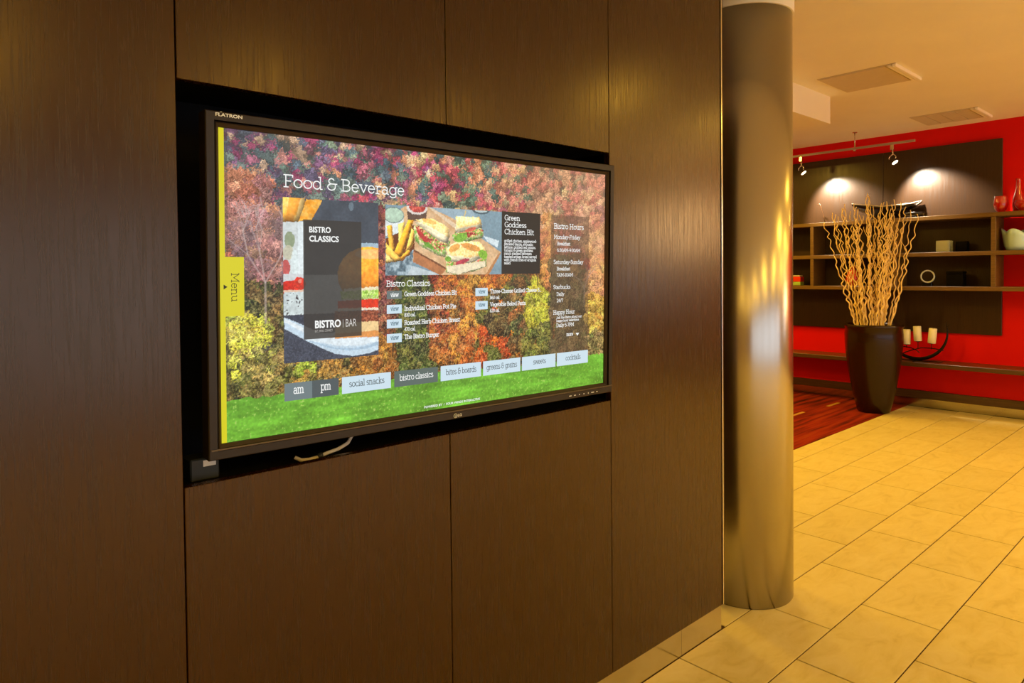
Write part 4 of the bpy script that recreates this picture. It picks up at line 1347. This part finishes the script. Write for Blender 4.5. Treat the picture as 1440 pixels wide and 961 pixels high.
XH = 0.67
GL = {
 ' ': (0.30, []),
 'a': (0.62, [A_(.27, .47, .20, .20, 0, 150), L_(.47, .47, .47, .03, .58, 0), O_(.26, .20, .20, .20)]),
 'b': (0.72, [L_(.02, 1.03, .14, 1.03, .14, 0), O_(.39, .335, .26, .335)]),
 'c': (0.58, [A_(.31, .335, .25, .335, 42, 318)]),
 'd': (0.74, [L_(.46, 1.03, .58, 1.03, .58, 0, .70, 0), O_(.32, .335, .26, .335)]),
 'e': (0.64, [L_(.06, .36, .56, .36), A_(.31, .335, .25, .335, 4, 322)]),
 'f': (0.46, [A_(.36, .84, .17, .19, 60, 180), L_(.19, .84, .19, 0), L_(.04, XH, .40, XH), L_(.06, 0, .33, 0)]),
 'g': (0.70, [O_(.32, .335, .26, .335), L_(.70, XH, .58, XH, .58, -.08), A_(.33, -.08, .25, .20, 0, -150)]),
 'h': (0.74, [L_(.02, 1.03, .14, 1.03, .14, 0), A_(.35, .44, .21, .23, 180, 0), L_(.56, .44, .56, 0), L_(.03, 0, .25, 0), L_(.45, 0, .68, 0)]),
 'i': (0.34, [L_(.04, XH, .17, XH, .17, 0), L_(.04, 0, .30, 0), L_(.145, .90, .195, .90)]),
 'k': (0.68, [L_(.02, 1.03, .14, 1.03, .14, 0), L_(.14, .28, .50, XH), L_(.26, .40, .56, 0), L_(.38, XH, .60, XH), L_(.45, 0, .66, 0), L_(.03, 0, .25, 0)]),
 'l': (0.34, [L_(.04, 1.03, .17, 1.03, .17, 0), L_(.04, 0, .30, 0)]),
 'm': (1.08, [L_(.02, XH, .14, XH, .14, 0), A_(.33, .45, .19, .22, 180, 0), L_(.52, .45, .52, 0), A_(.71, .45, .19, .22, 180, 0), L_(.90, .45, .90, 0), L_(.03, 0, .25, 0), L_(.42, 0, .62, 0), L_(.80, 0, 1.02, 0)]),
 'n': (0.74, [L_(.02, XH, .14, XH, .14, 0), A_(.35, .44, .21, .23, 180, 0), L_(.56, .44, .56, 0), L_(.03, 0, .25, 0), L_(.45, 0, .68, 0)]),
 'o': (0.68, [O_(.34, .335, .28, .335)]),
 'p': (0.72, [L_(.02, XH, .14, XH, .14, -.28), O_(.39, .335, .26, .335), L_(.02, -.28, .27, -.28)]),
 'r': (0.50, [L_(.02, XH, .14, XH, .14, 0), A_(.34, .44, .20, .23, 180, 55), L_(.03, 0, .28, 0)]),
 's': (0.52, [A_(.26, .50, .18, .17, 35, 270), A_(.26, .165, .20, .165, 90, -150)]),
 't': (0.46, [L_(.18, .88, .18, .16), A_(.34, .16, .16, .16, 180, 300), L_(.04, XH, .40, XH)]),
 'u': (0.74, [L_(.02, XH, .14, XH, .14, .22), A_(.35, .22, .21, .22, 180, 360), L_(.45, XH, .56, XH, .56, 0, .68, 0)]),
 'v': (0.66, [L_(.08, XH, .33, 0, .58, XH), L_(0, XH, .20, XH), L_(.46, XH, .66, XH)]),
 'w': (0.94, [L_(.08, XH, .27, 0, .47, XH, .67, 0, .86, XH), L_(0, XH, .18, XH), L_(.76, XH, .94, XH)]),
 'x': (0.62, [L_(.06, XH, .56, 0), L_(.56, XH, .06, 0)]),
 'y': (0.66, [L_(.08, XH, .33, 0), L_(.58, XH, .24, -.26, .08, -.26), L_(0, XH, .20, XH), L_(.46, XH, .66, XH)]),
 'A': (0.86, [L_(.10, 0, .42, 1, .74, 0), L_(.22, .34, .62, .34), L_(0, 0, .22, 0), L_(.62, 0, .84, 0)]),
 'B': (0.78, [L_(.04, 0, .42, 0), L_(.04, 1, .40, 1), L_(.16, 0, .16, 1), A_(.40, .76, .24, .24, 90, -90), L_(.16, .52, .42, .52), A_(.42, .26, .27, .26, 90, -90)]),
 'C': (0.86, [A_(.46, .5, .38, .5, 40, 320), L_(.76, .82, .76, .98)]),
 'D': (0.88, [L_(.04, 0, .40, 0), L_(.04, 1, .40, 1), L_(.16, 0, .16, 1), A_(.40, .5, .40, .5, 90, -90)]),
 'F': (0.68, [L_(.04, 0, .32, 0), L_(.17, 0, .17, 1), L_(.04, 1, .64, 1, .64, .84), L_(.17, .50, .50, .50)]),
 'G': (0.90, [A_(.46, .5, .38, .5, 45, 350), L_(.56, .42, .84, .42, .84, .06)]),
 'H': (0.94, [L_(.18, 0, .18, 1), L_(.74, 0, .74, 1), L_(.18, .52, .74, .52), L_(.05, 0, .31, 0), L_(.05, 1, .31, 1), L_(.61, 0, .87, 0), L_(.61, 1, .87, 1)]),
 'I': (0.40, [L_(.19, 0, .19, 1), L_(.05, 0, .33, 0), L_(.05, 1, .33, 1)]),
 'M': (1.10, [L_(.04, 1, .16, 1, .53, .30, .90, 1, 1.02, 1), L_(.16, 1, .16, 0), L_(.90, 1, .90, 0), L_(.04, 0, .28, 0), L_(.78, 0, 1.02, 0)]),
 'P': (0.74, [L_(.17, 0, .17, 1), L_(.04, 1, .42, 1), A_(.42, .74, .26, .26, 90, -90), L_(.17, .48, .42, .48), L_(.04, 0, .32, 0)]),
 'R': (0.82, [L_(.17, 0, .17, 1), L_(.04, 1, .42, 1), A_(.42, .75, .25, .25, 90, -90), L_(.17, .50, .42, .50, .68, 0, .80, 0), L_(.04, 0, .32, 0)]),
 'S': (0.66, [A_(.33, .75, .24, .25, 30, 270), A_(.33, .25, .27, .25, 90, -150)]),
 'T': (0.80, [L_(.40, 0, .40, 1), L_(.06, .82, .06, 1, .74, 1, .74, .82), L_(.26, 0, .54, 0)]),
 'V': (0.86, [L_(.10, 1, .43, 0, .76, 1), L_(0, 1, .22, 1), L_(.64, 1, .86, 1)]),
 '&': (0.78, [A_(.36, .77, .20, .23, 30, 270), A_(.36, .27, .28, .27, 90, 360), L_(.64, .27, .64, .54), L_(.36, .54, .76, .54)]),
 '0': (0.68, [O_(.34, .5, .26, .5)]), '1': (0.42, [L_(.06, .84, .22, 1, .22, 0), L_(.06, 0, .38, 0)]),
 '2': (0.64, [A_(.31, .72, .24, .28, 150, -30), L_(.52, .58, .08, 0, .58, 0)]),
 '3': (0.62, [A_(.28, .75, .22, .25, 140, -90), A_(.28, .26, .25, .26, 90, -140)]),
 '4': (0.66, [L_(.46, 0, .46, 1, .05, .28, .62, .28)]), '5': (0.62, [L_(.52, 1, .14, 1, .10, .55), A_(.29, .31, .25, .31, 130, -140)]),
 '6': (0.64, [O_(.32, .29, .25, .29), A_(.44, .36, .37, .64, 95, 180)]), '7': (0.60, [L_(.06, .84, .06, 1, .54, 1, .20, 0)]),
 '8': (0.66, [O_(.33, .76, .22, .24), O_(.33, .26, .26, .26)]), '9': (0.64, [O_(.32, .71, .25, .29), A_(.20, .64, .37, .64, -85, 0)]),
 '.': (0.24, [L_(.10, .0, .14, .0)]), ',': (0.24, [L_(.13, .05, .08, -.12)]), ':': (0.24, [L_(.10, .05, .14, .05), L_(.10, .55, .14, .55)]),
 '-': (0.42, [L_(.06, .36, .34, .36)]), '/': (0.50, [L_(.04, -.08, .44, 1.05)]), '|': (0.3, [L_(.15, -.05, .15, 1.05)]),
}


def slab(name, s, u0, vbase, u1, cap, rgb, thick=0.10, y=-0.0012, vertical=False, parent=None):
    """lettering laid out from u0 to u1 on baseline vbase (display pixels)"""
    nat = sum(GL[c][0] for c in s) - 0.06
    sx = (u1 - u0) / nat
    b = MB(); bm = b.bm
    pen = 0.0
    hw = cap * thick / 2
    for ch in s:
        adv, strokes = GL[ch]
        for st in strokes:
            P = [((pen + x) * sx, z * cap) for x, z in st]
            for i, ((xa, za), (xb, zb)) in enumerate(zip(P[:-1], P[1:])):
                dx, dz = xb - xa, zb - za
                l = math.hypot(dx, dz)
                if l < 1e-6: continue
                ex, ez = dx / l * hw * 0.85, dz / l * hw * 0.85
                nx, nz = -dz / l * hw, dx / l * hw
                q = [(xa - ex - nx, za - ez - nz), (xb + ex - nx, zb + ez - nz), (xb + ex + nx, zb + ez + nz), (xa - ex + nx, za - ez + nz)]
                if vertical:
                    vs = [bm.verts.new((du(vbase + t[1]), y, dv(u0 + t[0]))) for t in q]
                else:
                    vs = [bm.verts.new((du(u0 + t[0]), y, dv(vbase - t[1]))) for t in q]
                bm.faces.new(vs)
        pen += adv
    return b.build(name, ink(rgb), parent or screen)


def sans(name, s, x0, z0, x1, cap, mat, y, parent, bold=0.0, depth=0.0):
    """plain grotesque lettering from the built-in face, fitted to a width and cap height (metres, panel coordinates)"""
    cu = bpy.data.curves.new('lettering', 'FONT')
    cu.body = s; cu.size = 1.0; cu.offset = bold; cu.resolution_u = 3
    tmp = bpy.data.objects.new('lettering', cu); COL.objects.link(tmp)
    dg = bpy.context.evaluated_depsgraph_get(); dg.update()
    me = bpy.data.meshes.new_from_object(tmp.evaluated_get(dg))
    bpy.data.objects.remove(tmp, do_unlink=True); bpy.data.curves.remove(cu)
    n = len(me.vertices); co = np.empty(n * 3, np.float32); me.vertices.foreach_get('co', co); co = co.reshape(-1, 3)
    lo, hi = co.min(0), co.max(0)
    out = np.empty_like(co)
    out[:, 0] = x0 + (co[:, 0] - lo[0]) / (hi[0] - lo[0]) * (x1 - x0)
    out[:, 2] = z0 + (co[:, 1] - lo[1]) / (hi[1] - lo[1]) * cap
    out[:, 1] = y
    me.vertices.foreach_set('co', out.ravel()); me.update()
    me.materials.clear(); me.materials.append(mat)
    me.name = name
    o = bpy.data.objects.new(name, me)
    return link(o, parent)


def sans_px(name, s, u0, vbase, u1, cap, rgb, bold=0.0, y=-0.0012):
    return sans(name, s, du(u0), dv(vbase), du(u1), cap * KU, ink(rgb), y, screen, bold)


WHITE = (244, 246, 244); PALE = (204, 226, 238); GREYB = (100, 116, 118); INKD = (84, 94, 96); YEL = (216, 206, 34)
plate('menu_strip', 0, 0, 16, 900, YEL)
plate('menu_tab', 15.9, 365, 69, 536, YEL, -0.00061)
slab('menu_lettering', 'Menu', 411, 33, 493, 21, (74, 70, 30), 0.09, vertical=True)
MB().quad((du(11), -0.0012, dv(444)), (du(11), -0.0012, dv(458)), (du(21.5), -0.0012, dv(451.2)), (du(21.5), -0.0012, dv(450.8))).build('menu_arrow', ink((40, 40, 20)), screen)
slab('headline_lettering', 'Food & Beverage', 187, 153, 603, 36, WHITE, 0.095)
sans_px('card_lettering', 'BISTRO', 267, 288, 338, 19, WHITE, 0.03); sans_px('card_lettering', 'CLASSICS', 267, 316, 365, 19, WHITE, 0.03)
sans_px('card_lettering', 'BISTRO', 284, 586, 371, 25, WHITE, 0.035)
plate('card_divider', 377.5, 562, 379.5, 588, (170, 168, 164), -0.0012)
sans_px('card_lettering', 'BAR', 388, 586, 425, 24, (222, 220, 216), -0.008)
sans_px('card_tagline', 'EAT. DRINK. CONNECT.', 284, 598, 344, 7.5, (190, 188, 182))
plate('feature_card', 1029, 184.5, 1225, 422, (48, 44, 38))
for t, v, u1 in (('Green', 217, 1118), ('Goddess', 243, 1151), ('Chicken Blt', 270, 1190)):
    slab('feature_heading', t, 1042, v, u1, 19, WHITE, 0.13)
for i, (t, u1) in enumerate((('grilled chicken, applewood-', 1206), ('smoked bacon, avocado,', 1188), ('lettuce, pickled red onions,', 1201), ('tomato & green goddess', 1186),
                            ('ranch stacked between', 1180), ('toasted artisan bread served', 1206), ('with french fries or arugula', 1203), ('salad', 1072))):
    slab('feature_text', t, 1041, 300 + i * 12.1, u1, 9.6, WHITE, 0.16)
slab('list_heading', 'Bistro Classics', 535, 460, 707, 19, WHITE, 0.13)
for u0, v0, v1, on in ((537, 475, 502.5, 1), (537, 522, 552, 0), (537, 571, 601, 0), (537, 620, 650, 0), (906, 473, 503, 0), (906, 522, 553, 0)):
    plate('view_button', u0, v0, u0 + 57.5, v1, (108, 120, 118) if on else PALE)
    slab('view_lettering', 'view', u0 + 14, v0 + 20, u0 + 44, 15, WHITE if on else (92, 120, 134), 0.13)
for t, u0, v, u1, cap in (('Green Goddess Chicken Blt', 604, 494, 821, 14.5), ('Individual Chicken Pot Pie', 604, 543, 818, 14.5), ('830 cal.', 604, 564, 648, 11.5),
                     ('Roasted Herb Chicken Breast', 604, 592, 836, 14.5), ('470 cal.', 604, 613, 648, 11.5), ('The Bistro Burger', 604, 640.5, 745, 14.5),
                     ('Three-Cheese Grilled Cheese S...', 974, 493.5, 1232, 14), ('860 cal.', 974, 516, 1020, 11.5), ('Vegetable Baked Pasta', 974, 543, 1150, 14), ('620 cal.', 974, 565, 1020, 11.5)):
    slab('menu_item_lettering', t, u0, v, u1, cap, WHITE, 0.15)
for t, u0, v, u1, cap, th in (('Bistro Hours', 1299, 240, 1469, 20, .13), ('Monday-Friday', 1300, 281, 1449, 15, .14), ('Breakfast', 1318, 307, 1391, 12.5, .15), ('6:30AM-9:30AM', 1318, 333.5, 1450, 12.5, .15),
                          ('Saturday-Sunday', 1299, 383, 1468, 15, .14), ('Breakfast', 1317, 409, 1392, 12.5, .15), ('7AM-10AM', 1317, 434.5, 1409, 12.5, .15), ('Starbucks', 1298, 485, 1394, 15, .14),
                          ('Daily', 1317, 513, 1359, 13, .15), ('24/7', 1318, 539, 1353, 13, .15), ('Happy Hour', 1299, 589, 1421, 16, .14), ('Ask the Bistro about our', 1317, 607, 1463, 9, .17),
                          ('happy hour selections', 1317, 620, 1446, 9, .17), ('Daily 5-7PM', 1317, 641, 1417, 13.5, .15), ('more', 1375, 681, 1412, 14, .15)):
    slab('hours_lettering', t, u0, v, u1, cap, WHITE, th)
MB().quad((du(1428), -0.0012, dv(672)), (du(1438.4), -0.0012, dv(684)), (du(1438.8), -0.0012, dv(684)), (du(1449), -0.0012, dv(672))).build('more_arrow', ink(WHITE), screen)
for t, u0, u1, a, b2, rgb, fg in (('am', 186, 274, 214, 246, (112, 128, 132), WHITE), ('pm', 274, 363, 302, 335, (80, 92, 96), WHITE), ('social snacks', 374, 552, 399, 526, PALE, INKD),
                             ('bistro classics', 565, 741, 585, 720, (92, 108, 104), WHITE), ('bites & boards', 753, 933, 775, 910, PALE, INKD), ('greens & grains', 943, 1125.5, 959, 1107, PALE, INKD),
                             ('sweets', 1134, 1314, 1192, 1259, PALE, INKD), ('cocktails', 1322, 1503.5, 1371, 1457, PALE, INKD)):
    plate('category_button', u0, 748.5, u1, 802.5, rgb)
    slab('button_lettering', t, a, 782, b2, 26 if len(t) == 2 else 20, fg, 0.10 if len(t) == 2 else 0.105)
sans_px('footer_lettering', 'POWERED BY  /  FOUR WINDS INTERACTIVE', 684, 890.5, 928, 8.2, WHITE, 0.02)

# lettering and marks on the bezel
sans('bezel_lettering', 'FLATRON', -0.5885, 0.3462, -0.5350, 0.0072, M['print_white'], -0.0147, bezel, 0.03)
MB().quad((-0.580, -0.0147, 0.3545), (-0.577, -0.0147, 0.3545), (-0.575, -0.0147, 0.3560), (-0.578, -0.0147, 0.3560)).build('bezel_mark', M['print_white'], bezel)
b = MB()
b.tube([(0.003 + 0.0052 * math.cos(k * PI / 12), -0.0149, -0.3478 + 0.0052 * math.sin(k * PI / 12)) for k in range(25)], 0.0007, 5, caps=False)
b.quad((0.0018, -0.0149, -0.3508), (0.0026, -0.0149, -0.3508), (0.0026, -0.0149, -0.3450), (0.0018, -0.0149, -0.3450))
b.quad((0.0026, -0.0149, -0.3508), (0.0048, -0.0149, -0.3508), (0.0048, -0.0149, -0.3500), (0.0026, -0.0149, -0.3500))
b.quad((0.0040, -0.0149, -0.3482), (0.0076, -0.0149, -0.3482), (0.0076, -0.0149, -0.3474), (0.0040, -0.0149, -0.3474))
b.build('round_face_logo', M['print_white'], bezel)
sans('bezel_lettering', 'LG', 0.0108, -0.3512, 0.0230, 0.0072, M['print_white'], -0.0147, bezel, 0.02)
for i, (w, h) in enumerate(((.010, .0022), (.008, .0022), (.0035, .003), (.0035, .003), (.003, .004), (.012, .0026), (.006, .0024))):
    cx = 0.422 + i * 0.0192
    MB().quad((cx - w / 2, -0.0147, -0.3472 - h / 2), (cx + w / 2, -0.0147, -0.3472 - h / 2), (cx + w / 2, -0.0147, -0.3472 + h / 2), (cx - w / 2, -0.0147, -0.3472 + h / 2)).build('button_mark', M['print_white'], bezel)

# ------------------------------------------------------------------ in the niche: white cable, power adapter
b = MB().tube([(0.700, 0.06, 1.0215), (0.712, 0.052, 1.014), (0.730, 0.05, 1.0125), (0.752, 0.05, 1.014), (0.775, 0.05, 1.019), (0.806, 0.05, 1.024), (0.832, 0.05, 1.034), (0.846, 0.055, 1.048), (0.850, 0.075, 1.068)], 0.0045, 8)
cab = empty('white_cable', (0, 0, 0))
tag(cab, 'white cable looping in the dark gap under the screen', 'cable')
b.build('cable_run', M['cable'], cab)
MB().tube([(0.752, 0.05, 1.0155), (0.764, 0.05, 1.0175)], 0.0068, 10).build('cable_tie', M['adapter'], cab)
ad = empty('power_adapter', (0.500, 0.085, z0 - 0.011))
tag(ad, 'small charcoal power adapter with white sticker in the niche corner', 'adapter')
MB().box(-0.03, 0.03, -0.025, 0.03, 0, 0.048, bevel=0.003).build('adapter_case', M['adapter'], ad)
MB().box(-0.004, 0.022, -0.0256, -0.0252, 0.030, 0.043).build('sticker', M['label_white'], ad)
